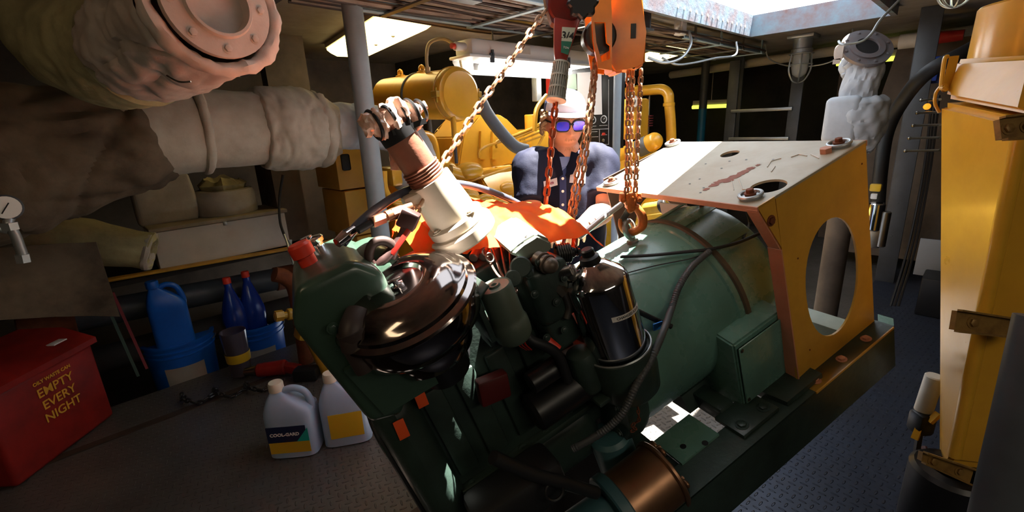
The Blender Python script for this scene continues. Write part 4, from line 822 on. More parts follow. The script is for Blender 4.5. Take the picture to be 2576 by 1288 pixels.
for k in range(4): g.bolt(V(-1.15+k*.08, .22, .06), (0, -1, 0), .009)
gp('cylinder_head', g, G_SHADE)
# front case and fan guard
g = MB(); g.box((-1.27, .33, -.27), (.10, .36, .46), bev=.05, seg=4); g.lathe(V(-1.32, .32, -.38), A3, [(.10, 0), (.125, .004), (.13, .03), (.12, .05)], 40); g.lathe(V(-1.33, .25, -.16), A3, [(.05, 0), (.062, .004), (.05, .014), (.062, .024), (.062, .05)], 32); g.lathe(V(-1.33, .42, -.05), A3, [(.04, 0), (.05, .004), (.04, .012), (.05, .02), (.05, .05)], 32)
fc = gp('front_case', g, G_SHADE)
g = MB(); g.tube([V(-1.322, .25+.061*math.cos(a), -.16+.061*math.sin(a)) for a in np.linspace(.3, 2.6, 10)]+[V(-1.322, .32-.128, -.40), V(-1.322, .32-.07, -.49), V(-1.322, .32+.08, -.48), V(-1.322, .45, -.30)], .006, 6, True); gp('drive_belt', g, BLACK, fc)
for (u, v) in ((1058, 1000), (1010, 1080)):
    cc = gl(u, v, 1, .146); g = MB(); g.box(cc, (.022, .003, .045), Matrix.Rotation(.1, 3, 'Y'), .001); gp('orange_gap_glimpse', g, mat('gap_orange', (240, 90, 40), .5), fc, label='flat orange piece standing in for a gap in the fan guard')  # orange pieces stand in for glimpses through the fan guard
# header tank
g = MB(); pr_ = []
b0, b1 = .10, .36
side = [(-1.335, .205), (-1.30, .262), (-1.20, .262), (-1.165, .22), (-1.185, .03), (-1.255, -.05), (-1.31, -.03)]
g.prism([V(a, b0, u) for a, u in side], (0, b1-b0, 0)); bmesh.ops.bevel(g.bm, geom=g.bm.edges[:], offset=.022, segments=4, affect='EDGES', profile=.6)
tank = gp('header_tank', g, G_TANK, label='green header tank at the engine front')
g = MB(); c = V(*gl(787, 628, 2, .262)); g.lathe(c, U3, [(.026, -.004), (.026, .010), (.030, .012), (.031, .02), (.027, .024), (.012, .026), (.012, .03), (.001, .031)], 36); gp('filler_cap', g, CHROME, tank, label='chrome filler cap')
g = MB(); c = gl(752, 618, 1, .22); g.lathe(c-U3*.03, U3, [(.016, -.03), (.016, .008), (.021, .010), (.021, .030), (.017, .035)], 24); gp('vent_cap', g, CAP_RED, tank, label='red plastic cap behind the chrome filler')
g = MB(); g.prism([V(-1.30, .095, .10), V(-1.17, .095, .10), V(-1.17, .10, -.02), V(-1.28, .10, -.02)], (0, -.012, 0)); g.bolt(gl(838, 826, 1, .08), (0, -1, 0), .007); g.bolt(gl(935, 790, 1, .08), (0, -1, 0), .007); g.box((-1.19, .24, .17), (.14, .20, .15), bev=.045, seg=5); gp('tank_bracket', g, G_TANK, tank)
g = MB(); p = [gl(905, 790, 1, .08), gl(890, 830, 1, .06), gl(893, 880, 1, .055)]; g.tube([p[0], p[1], p[2]], [.024, .024, .021], 24, sm=6); g.tube([p[1]+U3*.004, p[1]-U3*.01], .028, 24); g.tube([p[2]+U3*.01, p[2]-U3*.04], .018, 22); gp('coolant_elbow', g, mat('brown_black_hose', (52, 42, 40), .5), tank)
g = MB(); g.tube([gl(*q, 1, .16) for q in ((938, 668), (928, 640), (940, 612), (968, 606), (990, 622), (985, 650))], .009, 12, sm=6); gp('lifting_bracket', g, mat('dark_brown_steel', (60, 44, 40), .5, .3), tank)
# air cleaner
AC = V(-1.152, .105, .122); AXI = V(-.07, -.20, 1).normalized()
g = MB(); g.lathe(AC, AXI, [(0.0678, -.09), (0.0814, -.086), (0.0859, -.07), (0.0881, -.045), (0.0836, -.038), (0.1107, -.03), (0.122, -.018), (0.1266, 0), (0.1266, .022), (0.1232, .034)], 72); ac = gp('air_cleaner', g, CHROME_D, label='chromed round air cleaner')
g = MB(); g.lathe(AC+AXI*.034, AXI, [(0.1232, 0), (0.1322, .001), (0.1345, .004), (0.1322, .008), (0.122, .012), (0.1198, .018), (0.1107, .022), (0.1062, .028), (0.0847, .04), (0.0565, .046), (0.052, .045), (0.0475, .038), (0.0226, .036), (0.0011, .036)], 72); lid = gp('air_cleaner_lid', g, CHROME_D, ac)
g = MB(); cc = AC+AXI*.070; g.lathe(cc, AXI, [(.012, 0), (.012, .004), (.005, .006), (.005, .013), (.001, .014)], 20); g.bar(cc+AXI*.012-A3*.012, cc+AXI*.012+A3*.012, .006, .004, AXI, .001); gp('wing_nut', g, CHROME, lid)
g = MB(); g.cyl(AC-AXI*.16, AC-AXI*.085, .05, bev=.004); g.tube([AC-AXI*.14, AC-AXI*.14+V(.03, .06, -.02), AC-AXI*.13+V(.06, .12, 0)], .04, 20, sm=5); gp('intake_pipe', g, BLK_PAINT, ac)
# spin-on oil filter
FT = V(-.783, .09, .06); FAX = V(.0, .0, 1)
g = MB(); g.lathe(FT, FAX, [(.066, -.245), (.068, -.235), (.068, -.065), (.066, -.058), (.060, -.05), (.028, -.022), (.02, -.018), (.018, -.012)], 64); flt = gp('oil_filter', g, CHROME, label='tall chromed filter can')
g = MB(); g.lathe(FT, FAX, [(.021, -.022), (.023, -.016), (.021, -.010), (.021, -.006), (.018, -.004), (.014, -.002), (.014, .010), (.011, .013), (.001, .013)], 32); gp('filter_nut', g, BLK_PAINT, flt)
def on_can(th, u, r=.0686): return V(FT.x+r*math.sin(th), FT.y-r*math.cos(th), u)
g = MB(); rs = []; slope = -.012
for k in range(25):
    th = -.42+k*.058; du = slope*(th); rs.append([on_can(th, -.046+du-.004*0+.0), on_can(th, -.058+du), on_can(th, -.058+du, .0684), on_can(th, -.046+du, .0684)])
UO = -.02
for r_ in rs:
    for q in r_: q.z += UO
g.rings(rs); gp('date_label', g, mat('paper_label', (214, 210, 205), .6, rv=0), flt, label='white date strip')
def warp(co): th = .24+co.x/.0686; return GM @ on_can(th, -.052+UO+slope*th+co.y, .0690+co.z)
text_part('lettering', 'CHANGED 5-21-20', .0085, BLK_PAINT, flt, (0, 0, 0), (1, 0, 0), (0, 1, 0), warp=warp, depth=.0001, bold=.0002)
g = MB(); g.lathe(FT, FAX, [(.060, -.37), (.072, -.355), (.078, -.30), (.078, -.243), (.073, -.240), (.073, -.25), (.04, -.25)], 48); g.box(FT+V(0, .09, -.29), (.10, .14, .10), bev=.015); g.box(FT+V(-.02, -.0, -.335), (.16, .05, .012), bev=.003); g.bolt(FT+V(.055, -.045, -.30), (.5, -.8, 0), .006); fh = gp('filter_housing', g, G_SHADE)
g = MB(); g.torus(FT-FAX*.238, FAX, .0765, .0022, 48, 6); gp('steel_ring', g, GALV, fh)
# fuel filter and bracket
FF = gl(1243, 718, 1, .085)
g = MB(); g.lathe(FF, U3, [(.030, -.125), (.037, -.115), (.0385, -.10), (.0385, -.082), (.036, -.078), (.0345, -.07), (.0335, -.004), (.031, 0), (.029, -.002), (.012, -.002), (.010, .002), (.006, .002), (.004, -.003), (.001, -.003)], 48); ff = gp('fuel_filter', g, mat('grey_green_can', (78, 92, 80), .5, dirt=(70, 62, 50), damt=.4, dsc=12), label='grey-green canister filter')
g = MB(); g.box(FF+V(-.045, .03, -.045), (.012, .09, .11), bev=.003); g.box(FF+V(-.035, .03, -.0), (.05, .09, .006), Matrix.Rotation(-.5, 3, 'Y'), .002); g.bolt(FF+V(-.05, -.012, -.02), (0, -1, 0), .005); g.box(FF+V(-.01, .045, -.1), (.08, .05, .06), bev=.006); gp('filter_bracket', g, G_SHADE, ff)
# injection pump, its pale cover, spring pulley, unions
PC = V(-.87, .19, .04)
g = MB(); top = [gl(*q, 1, .145) for q in ((1283, 640), (1315, 612), (1352, 590), (1388, 606), (1392, 632), (1330, 655), (1308, 650))]
g.prism(top, (0, .10, .03)); bmesh.ops.bevel(g.bm, geom=g.bm.edges[:], offset=.006, segments=3, affect='EDGES'); pump = gp('injector_cover', g, mat('pale_green_cover', (120, 130, 120), .42, dirt=(90, 80, 66), damt=.3, coat=.2), label='paler green injector cover')
g = MB(); g.bolt(gl(1330, 610, 1, .155)+V(0, 0, .01), (0, -1, .5), .004); g.bolt(gl(1375, 615, 1, .15), (0, -1, .5), .005); gp('screw', g, STEEL, pump)
g = MB(); g.box(V(*gl(1365, 720, 1, .17)), (.10, .12, .14), Matrix.Rotation(.05, 3, 'Y'), .02, 3); g.box(V(*gl(1390, 810, 1, .17)), (.075, .10, .10), Matrix.Rotation(-.1, 3, 'Y'), .015, 3)
for q in ((1355, 660), (1400, 665), (1330, 690), (1420, 700), (1345, 740), (1400, 760), (1420, 830), (1375, 850)): g.bolt(gl(*q, 1, .105), (0, -1, .15), .006)
for q in ((1310, 672, .022), (1292, 700, .018)): g.cyl(gl(q[0], q[1], 1, .14), gl(q[0], q[1], 1, .10), q[2], bev=.003)
pb = gp('pump_body', g, G_SHADE)
g = MB(); a, b = gl(1350, 650, 1, .13), gl(1385, 668, 1, .09); g.cyl(a, b, .017, bev=.002); d = (b-a).normalized(); g.torus(lerp(a, b, .45), d, .018, .003, 24, 8); g.torus(lerp(a, b, .8), d, .018, .003, 24, 8); g.ball(b, .0165); gp('outlet_union', g, mat('brownish_union', (96, 84, 74), .4, .4), pb)
g = MB(); a, b = gl(1398, 640, 1, .15), gl(1442, 634, 1, .14); d = (b-a).normalized()
for k in range(6): g.torus(lerp(a, b, .1+k*.13), d, .0195, .0028, 28, 8)
g.cyl(a, b, .013); g.cyl(b, b+d*.008, .010, bev=.002); g.bolt(b+d*.008, d, .007, .008); gp('spring_coupling', g, BLK_PAINT, pb)
g = MB(); g.cyl(gl(1405, 690, 1, .12), gl(1440, 678, 1, .10), .012, bev=.002); g.cyl(gl(1430, 672, 1, .11), gl(1440, 700, 1, .11), .014, bev=.002); g.cyl(gl(1400, 720, 1, .12), gl(1420, 740, 1, .11), .013, seg=6); g.tube([gl(*q, 1, .11) for q in ((1418, 735), (1430, 770), (1425, 800))], .009, 10, sm=5); gp('banjo_fitting', g, STEEL, pb)
# injector lines and engine top clutter, unlit side
g = MB()
for k in range(5):
    a = gl(1190+k*24, 650-k*3, 1, .22); b = gl(1210+k*24, 628-k*3, 1, .26); g.cyl(a, b+U3*.01, .010, bev=.002); g.cyl(b, b+U3*.02, .006)
    g.tube([b+U3*.02, b+V(0, -.02, .03), gl(1250+k*12, 690, 1, .17), gl(1300, 720+k*8, 1, .13)], .003, 6, sm=6)
for k in range(3): g.box(gl(1235+k*32, 640-k*5, 1, .24), (.035, .05, .03), Matrix.Rotation(.3, 3, 'Z'), .006)
gp('injector_line', g, mat('grimy_brown_metal', (120, 96, 86), .45, .5, dirt=(70, 40, 34), damt=.6, dsc=25))
g = MB(); g.torus(gl(1225, 632, 1, .2), (0, -1, .3), .010, .002, 16, 6); g.torus(gl(1232, 648, 1, .19), (.4, -1, .3), .010, .002, 16, 6); gp('wire_clip', g, STEEL)
# exhaust riser
R0, R1 = gl(1125, 525, 1, .22), gl(1000, 335, 1, .22); rd_ = (R1-R0).normalized(); RX, RY, _ = frame(rd_)
g = MB(); g.lathe(R0, rd_, [(.036, .02), (.036, .08), (.034, .1), (.034, (R1-R0).length+.02)], 40)
for k in range(5): g.torus(R0+rd_*(.075+.006*k), rd_, .0365, .002, 36, 6)
ris = gp('exhaust_riser', g, BROWN_P, label='brown exhaust riser pipe')
g = MB(); g.lathe(R0, rd_, [(.058, -.045), (.062, -.04), (.062, -.025), (.052, -.02), (.052, .0), (.048, .04), (.046, .07)], 40); g.box(R0+rd_*.045+V(-.05, -.01, 0), (.04, .04, .03), bev=.006); g.cyl(R0-rd_*.075, R0-rd_*.045, .072, bev=.004)
for k in range(4): a = k*PI/2+.5; g.bolt(R0-rd_*.02+(RX*math.cos(a)+RY*math.sin(a))*.055, rd_, .007)
gp('riser_base', g, mat('pale_cast_metal', (206, 196, 178), .5, 0, dirt=(130, 110, 90)), ris)
g = MB(); g.cyl(R1+rd_*.0-rd_*.012, R1+rd_*.012, .0355, seg=36); gp('tape_band', g, BLK_PAINT, ris)
PLAS = mat('wrapped_plastic', (224, 176, 150), .25, trans=.25, dirt=(236, 222, 214), damt=.7, dsc=18, bump=.5, bsc=30, rv=.05, coat=.3)
g = MB(); w0, w1 = gl(912, 325, 1, .20), gl(1068, 275, 1, .23); n = 40; rs = []
for i in range(n):
    t = i/(n-1); c = lerp(w0, w1, t)+U3*(.006*math.sin(t*14)); r = .028*(math.sin(PI*min(t*1.0+.06, 1))**.35)*(1+.14*math.sin(t*34)); d = (w1-w0).normalized(); x, y, z = frame(d)
    rs.append([c+(x*math.cos(q)+y*math.sin(q))*max(r, .006) for q in np.linspace(0, 2*PI, 29)[:-1]])
g.rings(rs); g.wobble(.009, 50, 4, 90); wr = gp('plastic_wrap', g, PLAS, ris, label='crumpled plastic wrapped over the riser outlet')
g = MB(); d = (w1-w0).normalized()
for t in (.18, .42, .60, .78, .93): g.torus(lerp(w0, w1, t), (d+V(.15, 0, .12)).normalized(), .0265 if t < .9 else .02, .0035, 26, 6)
g.bar(lerp(w0, w1, .3)-U3*.022, lerp(w0, w1, .85)-U3*.020, .05, .01, U3); gp('tape_strip', g, BLK_PAINT, wr)
g = MB(); vs = []; 
for i in range(9):
    for k in range(7):
        p = gl(975+k*9+i*1.0, 352+i*9.5, 1, .225+.006*math.sin(k*1.7+i)+.02); vs.append(V(*p))
g.faces(vs, [(i*7+k, i*7+k+1, (i+1)*7+k+1, (i+1)*7+k) for i in range(8) for k in range(6)]); bmesh.ops.solidify(g.bm, geom=g.bm.faces[:], thickness=.0012); g.wobble(.006, 60, 2); gp('loose_plastic', g, PLAS, wr)
# lifting eye bright ring on the sunny side
g = MB(); c = gl(1326, 566, 1, .33); g.tube([c+V(-.03, 0, -.03), c+V(-.028, 0, .01), c+V(-.015, 0, .033), c+V(.012, 0, .035), c+V(.026, 0, .012), c+V(.028, 0, -.03)], .009, 12, sm=6); gp('rear_lifting_eye', g, GALV)
# lower clutter: starter, sump, strainer
g = MB(); g.cyl(V(-1.02, .13, -.24), V(-.86, .13, -.24), .045, bev=.008); g.cyl(V(-1.0, .12, -.16), V(-.92, .12, -.16), .025, bev=.004); gp('starter_motor', g, BLK_PAINT)
g = MB(); g.box(gl(1240, 975, 1, .14), (.07, .03, .06), Matrix.Rotation(.2, 3, 'Y'), .006); gp('red_terminal_cover', g, mat('deep_red', (84, 20, 18), .5), label='dark red cover')
g = MB(); g.lathe(gl(1470, 925, 1, .11), U3, [(.02, .05), (.03, .045), (.036, .03), (.036, -.04), (.030, -.055), (.01, -.06)], 32); gp('lower_canister', g, G_SHADE)
g = MB(); g.cyl(gl(1405, 880, 1, .10), gl(1370, 850, 1, .12), .010, seg=14); gp('heater_hose', g, CAP_RED, label='red-orange hose end')
g = MB(); g.tube([gl(1300, 790, 1, .12), gl(1330, 850, 1, .10), gl(1370, 870, 1, .09), gl(1405, 895, 1, .09), gl(1430, 960, 1, .09)], .011, 10, sm=6); gp('corrugated_hose', g, BLACK)
g = MB()
for k in range(5): g.tube([gl(1303, 800, 1, .10), gl(1308+4*k, 830, 1, .09+.004*k), gl(1300+5*k, 862, 1, .09), gl(1325+3*k, 880, 1, .10)], .0018, 5, sm=5, mi=k % 2)
gp('wire_bundle', g, [RED, BLK_PAINT])
g = MB(); g.box(gl(1450, 850, 1, .20), (.12, .16, .006), Matrix.Rotation(.1, 3, 'Y'), .002); gp('riveted_plate', g, WHITE_P, label='pale riveted plate')
g = MB(); g.box(gl(1440, 790, 1, .24), (.05, .04, .05), bev=.006); gp('drain_block', g, G_SHADE); g = MB(); g.cyl(gl(1545, 1130, 1, .17)+U3*.06, gl(1545, 1130, 1, .17)-U3*.12, .055, bev=.01); gp('oil_pan_housing', g, mat('teal_casting', (60, 98, 104), .45, dirt=(30, 50, 54)))
sc = V(-.93, .03, -.53)
g = MB(); g.cyl(sc, sc+V(.12, 0, 0), .078, seg=48); st = gp('strainer', g, BRONZE, label='bronze strainer cylinder low on the rail')
g = MB(); g.cyl(sc+V(.12, 0, 0), sc+V(.132, 0, 0), .086, seg=48, bev=.003); gp('end_ring', g, BRONZE, st)
for (b, u) in ((.02, .055), (-.04, .0), (.04, -.03)):
    g = MB(); q = sc+V(.135, b, u); g.cyl(q-V(.004, 0, 0), q+V(.02, 0, 0), .006); g.ball(q+V(.012, .014, 0), (.007, .013, .011)); g.ball(q+V(.012, -.014, 0), (.007, .013, .011)); gp('wing_nut', g, BRONZE, st)
g = MB(); g.cyl(sc-V(.03, 0, 0), sc, .088, seg=48, bev=.004); g.cyl(sc-V(.16, 0, -.01), sc-V(.03, 0, 0), .06, seg=32, bev=.01); gp('strainer_body', g, mat('teal_casting_dark', (50, 84, 92), .45), st)
g = MB(); g.torus(gl(1395, 1235, 1, .02), (0, -1, .3), .02, .0035, 20, 6); g.tube([gl(*q, 1, .03) for q in ((1240, 1150), (1330, 1190), (1420, 1215), (1500, 1240))], .014, 10, sm=6); g.box(gl(1300, 1240, 1, .1), (.22, .1, .1), bev=.02); gp('bilge_hose', g, BLACK)
g = MB(); g.box(gl(1610, 1003, 1, .16)+V(0, 0, 0), (.10, .05, .04), bev=.004); gp('terminal_block', g, BLK_PAINT)
# cables over the drum
g = MB(); g.tube([gd(1560, 646), gd(1640, 642), gd(1720, 634), gd(1785, 627, .25), gd(1850, 612, .25), gd(1905, 590, .252), gl(1940, 574, 1, .08)], .0045, 8, sm=6); gp('black_cable', g, BLACK, drum)
g = MB(); g.tube([gd(1565, 690, .24), gd(1650, 668, .24), gd(1740, 650, .24), gd(1780, 634, .243)], .0016, 6, sm=6); gp('thin_wire', g, BLACK, drum)
g = MB(); pts = spline([gd(1785, 632, .25), gd(1740, 672, .252), gd(1708, 722, .252), gd(1688, 780, .255), gl(1670, 830, 1, .045), gl(1640, 900, 1, .02), gl(1600, 970, 1, .01), gl(1565, 1040, 1, .01), gl(1510, 1090, 1, .03), gl(1440, 1130, 1, .06)], 22)
g.tube(pts, [.0075+.0012*(i % 2) for i in range(len(pts))], 10); gp('corrugated_conduit', g, mat('grey_black_conduit', (66, 68, 70), .5), drum)
g = MB(); pts = spline([gl(1588, 775, 1, .08), gd(1640, 800, .25), gd(1690, 822, .25)], 16); g.tube(pts, [.006+.001*(i % 2) for i in range(len(pts))], 10); gp('corrugated_conduit', g, BLACK, drum)
g = MB(); c = gd(1655, 820, .262); g.box(c, (.028, .004, .018), Matrix.Rotation(.25, 3, 'Y'), .001); gp('blue_tag', g, mat('sky_blue_tag', (40, 130, 220), .5, rv=0), drum, label='bright blue tag')
g = MB(); g.tube([gl(1875, 528, 1, .2), gl(1885, 560, 1, .2), gl(1870, 600, 1, .15)], .003, 6, sm=5); g.tube([gl(1930, 560, 1, .10), gl(1945, 600, 1, .1), gl(1920, 590, 1, .1)], .002, 6, sm=5); gp('thin_wire', g, BLACK, drum)
g = MB(); g.cyl(gl(1608, 920, 1, .05), gl(1604, 1020, 1, .05), .0015, seg=6); g.chain([gl(1604, 1020, 1, .05), gl(1608, 1060, 1, .05)], .014, .0018, 10); g.chain(spline([gl(1608, 1058, 1, .05), gl(1590, 1072, 1, .05), gl(1600, 1080, 1, .045), gl(1585, 1085, 1, .05)], 4), .014, .0018, 10); gp('dangling_chain', g, RUST, drum)
# big arching hose and brass fitting
g = MB(); hp = [gl(u, v, 1, b) for u, v, b in ((862, 612, .16), (900, 566, .18), (955, 520, .2), (1030, 478, .24), (1130, 461, .30), (1210, 474, .36), (1290, 505, .40), (1350, 545, .42), (1392, 598, .42))]; g.tube(hp, .0085, 12, sm=8); hs = gp('arched_hose', g, mat('blue_black_hose', (70, 76, 92), .35, coat=.2))
g = MB(); a, b = gl(848, 612, 1, .155), gl(892, 576, 1, .175); g.cyl(a, lerp(a, b, .5), .009, .012, seg=16); g.cyl(lerp(a, b, .5), b, .012, .008, seg=16); gp('hose_ferrule', g, CHROME, hs)
g = MB(); a, b = gl(935, 560, 1, .17), gl(1035, 520, 1, .19)
for (t0, t1, r, sg) in ((0, .3, .011, 6), (.3, .36, .008, 16), (.36, .5, .011, 16), (.5, .75, .0125, 6), (.75, 1, .010, 16)): g.cyl(lerp(a, b, t0), lerp(a, b, t1), r, seg=sg)
g.cyl(gl(900, 580, 1, .16), a, .007, mi=1); gp('brass_fitting', g, [mat('copper_fitting', (196, 140, 110), .3, .9), BLACK], hs)

# ------------------------------------------------------------------ orange cloth over the engine top
m = MB(); NA, NB = 60, 44; vs = []
for i in range(NA):
    for j in range(NB):
        s, t = i/(NA-1), j/(NB-1)
        a = -1.085+s*.375; b = .165+t*.38+.03*math.sin(s*5)
        u = .205-.115*s+.05*math.sin(t*PI)*(1-.5*s)-.05*max(0, .25-t)*4*.6+.035*math.exp(-((s-.42)**2+(t-.55)**2)/.02)
        u -= .10*max(0, .12-s)*4+.12*max(0, s-.93)*5
        u += .010*noise.noise(V(a*14, b*14, 1))+.012*abs(noise.noise(V(a*26+3, b*22, 5)))+.006*abs(noise.noise(V(a*60, b*50, 5)))
        vs.append(GM @ V(a, b, u))
m.faces(vs, [(i*NB+j, (i+1)*NB+j, (i+1)*NB+j+1, i*NB+j+1) for i in range(NA-1) for j in range(NB-1)])
bmesh.ops.solidify(m.bm, geom=m.bm.faces[:], thickness=.003)
thing('orange_cloth', m, mat('orange_cloth', (250, 104, 34), .7, dirt=(250, 190, 90), damt=.35, dsc=9, spec=.3), 'crumpled bright orange cloth thrown over the sunlit top of the green engine', 'cloth')
# ------------------------------------------------------------------ hoists and chains
HK = ER.copy(); HKW = GM @ HK                       # eye ring centre in the ship frame
def vl(v, xy=None, u0=1560):                        # point on the vertical line through the eye bolt that projects to picture row v
    xy = xy or HKW; lo, hi = HKW.z-.3, 3.
    for _ in range(40):
        mi = (lo+hi)/2; q = CM.T @ (np.array((xy.x, xy.y, mi))-O_); vv = 644+F*q[1]/q[2]
        if vv > v: lo = mi
        else: hi = mi
    return V(xy.x, xy.y, lo)
cr = V(*(CM @ [1, 0, 0])); cr.z = 0; cr.normalize(); cf = V(-cr.y, cr.x, 0)      # horizontal right / away from the viewer
CRM = Matrix((cr, cf, V(0, 0, 1))).transposed()
ch = empty('chain_hoist', vl(185), 'orange chain hoist with brown load chains and a hook through the generator eye bolt', 'chain hoist')
d0 = P(1560, 100, (CM.T @ (np.array(vl(100))-O_))[2])
def hb(u, v, off=0): q = P(u, v, (CM.T @ (np.array(vl(v))-O_))[2]); return q+cf*off
m = MB(); pts = [hb(*q) for q in ((1517, -10), (1600, -30), (1612, 90), (1610, 168), (1590, 180), (1560, 172), (1560, 186), (1535, 190), (1517, 160))]
m.prism([p-cf*.05 for p in pts], cf*.10); bmesh.ops.bevel(m.bm, geom=m.bm.edges[:], offset=.006, segments=3, affect='EDGES')
m.box(hb(1560, -40), (.06, .06, .05), CRM, .008); body = part('gear_housing', m, ORANGE, ch)
m = MB(); m.plate([p-cf*.075 for p in [hb(*q) for q in ((1473, 0), (1520, -20), (1524, 70), (1524, 185), (1492, 180), (1480, 120))]], [[p-cf*.075 for p in [hb(*q) for q in ((1482, 72), (1508, 72), (1512, 120), (1520, 126), (1520, 158), (1500, 165), (1487, 120))]]], cf*.012)
m.plate([p+cf*.02 for p in [hb(*q) for q in ((1473, 0), (1520, -20), (1524, 70), (1524, 185), (1492, 180), (1480, 120))]], [], cf*.012); part('wheel_cover', m, ORANGE, ch)
m = MB(); m.cyl(hb(1500, 100, -.055), hb(1500, 100, .0), .04, bev=.005); part('hand_wheel', m, BLK_PAINT, ch)
m = MB(); m.box(hb(1580, 88, -.0515), (.012, .002, .032), CRM); part('slot', m, BLK_PAINT, ch)
m = MB(); m.cyl(hb(1560, -40), vl(-190), .008); m.torus(vl(-190), cf, .03, .008, 24, 8); part('top_hook', m, ORANGE, ch)
for k, (dx, dy) in enumerate(((-.016, -.01), (.0, .012), (.016, -.008))):
    m = MB(); off = cr*dx+cf*dy; m.chain([vl(175)+off, vl(485)+off*.75], .0235, .0034, 14, .0085); part('load_chain', m, RUSTY, ch)
HM = mat('orange_rust_hook', (196, 112, 50), .5, .35, dirt=(120, 58, 28), damt=.6, dsc=30)
m = MB(); q = vl(500); m.box(q, (.030, .030, .034), CRM, .004); m.box(q-V(0, 0, .012), (.022, .034, .03), CRM, .003)
for s in (-1, 1): m.box(q+cr*.022*s+V(0, 0, .004), (.012, .028, .024), CRM, .003); m.bolt(q+cr*.022*s-cf*.015, -cf, .005)
m.bolt(q-cf*.017+V(0, 0, .004), -cf, .006); hk = part('hook_block', m, HM, ch)
m = MB(); z0 = q.z-.02; t = HKW
hp = [V(q.x, q.y, z0), V(q.x, q.y, z0-.012)]+[V(*p) for p in ()]
cc = lerp(V(q.x, q.y, 0), V(t.x, t.y, 0), .5)
def hpnt(x, z): return V(cc.x, cc.y, t.z)+cr*x+V(0, 0, z)
hp += [hpnt(.014, .062), hpnt(.026, .05), hpnt(.036, .03), hpnt(.036, .008), hpnt(.022, -.006), hpnt(.004, -.010), hpnt(-.014, -.004), hpnt(-.024, .012), hpnt(-.026, .03)]
m.tube(hp, [.008, .009, .010, .012, .013, .0125, .011, .010, .009, .007, .004], 14, sm=6); part('hook', m, HM, hk)
m = MB(); m.bar(hpnt(.0, .058), hpnt(-.022, .022), .018, .004, cf, .001); part('safety_latch', m, STEEL, hk)
# lever hoist ---------------------------------------------------------------
LD = 1.08
def lp(u, v, d=0): return P(u, v, LD+d)
RED_H = mat('hoist_red', (150, 40, 24), .4, dirt=(90, 26, 18), damt=.5, dsc=14, coat=.2)
lv = empty('lever_hoist', lp(1410, 60), 'dark red lever hoist with capacity plate and ribbed grip beside the orange hoist', 'lever hoist')
m = MB(); pts = [lp(*q) for q in ((1362, -40), (1372, 20), (1385, 62), (1398, 70), (1470, 30), (1480, -40))]; m.prism([p-cf*.03 for p in pts], cf*.05)
m.cyl(lp(1425, 10, -.05), lp(1425, 10, .03), .042, bev=.006); bmesh.ops.bevel(m.bm, geom=[e_ for e_ in m.bm.edges if e_.calc_face_angle(0) > .6], offset=.003, segments=2, affect='EDGES'); part('gear_case', m, mat('dark_hoist_red', (96, 28, 22), .45, dirt=(50, 20, 18), damt=.6, dsc=14), lv)
m = MB(); pts = [lp(*q, -.035) for q in ((1394, -10), (1420, -15), (1452, 20), (1462, 45), (1425, 155), (1423, 168), (1398, 168), (1394, 120))]; m.prism(pts, cf*.02); bmesh.ops.bevel(m.bm, geom=m.bm.edges[:], offset=.003, segments=2, affect='EDGES'); lev = part('lever', m, RED_H, lv)
m = MB(); rr = []; kc = lp(1465, 8, -.07)
x_, y_ = cr, V(0, 0, 1)
for zz, s in ((0, .85), (.004, 1), (.022, 1), (.026, .85)): rr.append([kc+cf*(zz-.013)+(x_*math.cos(a)+y_*math.sin(a))*.032*(1+.10*math.cos(8*a))*s for a in np.linspace(0, 2*PI, 65)[:-1]])
m.rings(rr); part('free_wheel_knob', m, BLK_PAINT, lv)
m = MB(); pq = [lp(*q, -.0475) for q in ((1414, 68), (1448, 70), (1429, 138), (1411, 132))]; m.prism(pq, -cf*.0015); pn = (pq[1]-pq[0]).normalized(); plt_ = part('capacity_plate', m, mat('cream_plate', (190, 186, 160), .5, rv=0), lev)
m = MB(); pq = [lp(*q, -.0495) for q in ((1412, 103), (1439, 105), (1429, 138), (1411, 132))]; m.prism(pq, -cf*.0008); part('green_field', m, mat('plate_green', (30, 96, 70), .5, rv=0), plt_)
text_part('lettering', '3/4', .022, BLK_PAINT, plt_, lp(1428, 91, -.0497), lp(1448, 93, -.05)-lp(1408, 88, -.05), V(0, 0, 1)-cf*.0, bold=.0005)
text_part('lettering', 'TON', .006, WHITE, plt_, lp(1424, 120, -.0512), lp(1448, 125, -.05)-lp(1408, 118, -.05), V(0, 0, 1))
m = MB(); g0, g1 = lp(1412, 158, -.03), lp(1399, 252, -.03); gd_ = (g1-g0).normalized(); gx, gy, _ = frame(gd_); L_ = (g1-g0).length
m.cyl(g0, g1, .016, .0185, 28)
for t in (0, .34, .66, .97): m.cyl(g0+gd_*L_*t, g0+gd_*(L_*t+.004), .0195+.002*t+(.002 if t > .9 else 0), seg=28)
for k in range(22):
    a = 2*PI*k/22; m.bar(g0+gd_*.003+(gx*math.cos(a)+gy*math.sin(a))*.0178, g1-gd_*.003+(gx*math.cos(a)+gy*math.sin(a))*.0202, .0022, .0022, gx*math.cos(a)+gy*math.sin(a))
part('ribbed_grip', m, mat('grey_rubber_grip', (176, 172, 160), .55, dirt=(90, 84, 76), damt=.5, dsc=30), lev)
m = MB(); m.cyl(lp(1420, -30), lp(1420, -60), .01); m.torus(lp(1420, -75), cf, .022, .007, 20, 8); part('top_hook', m, RED_H, lv)
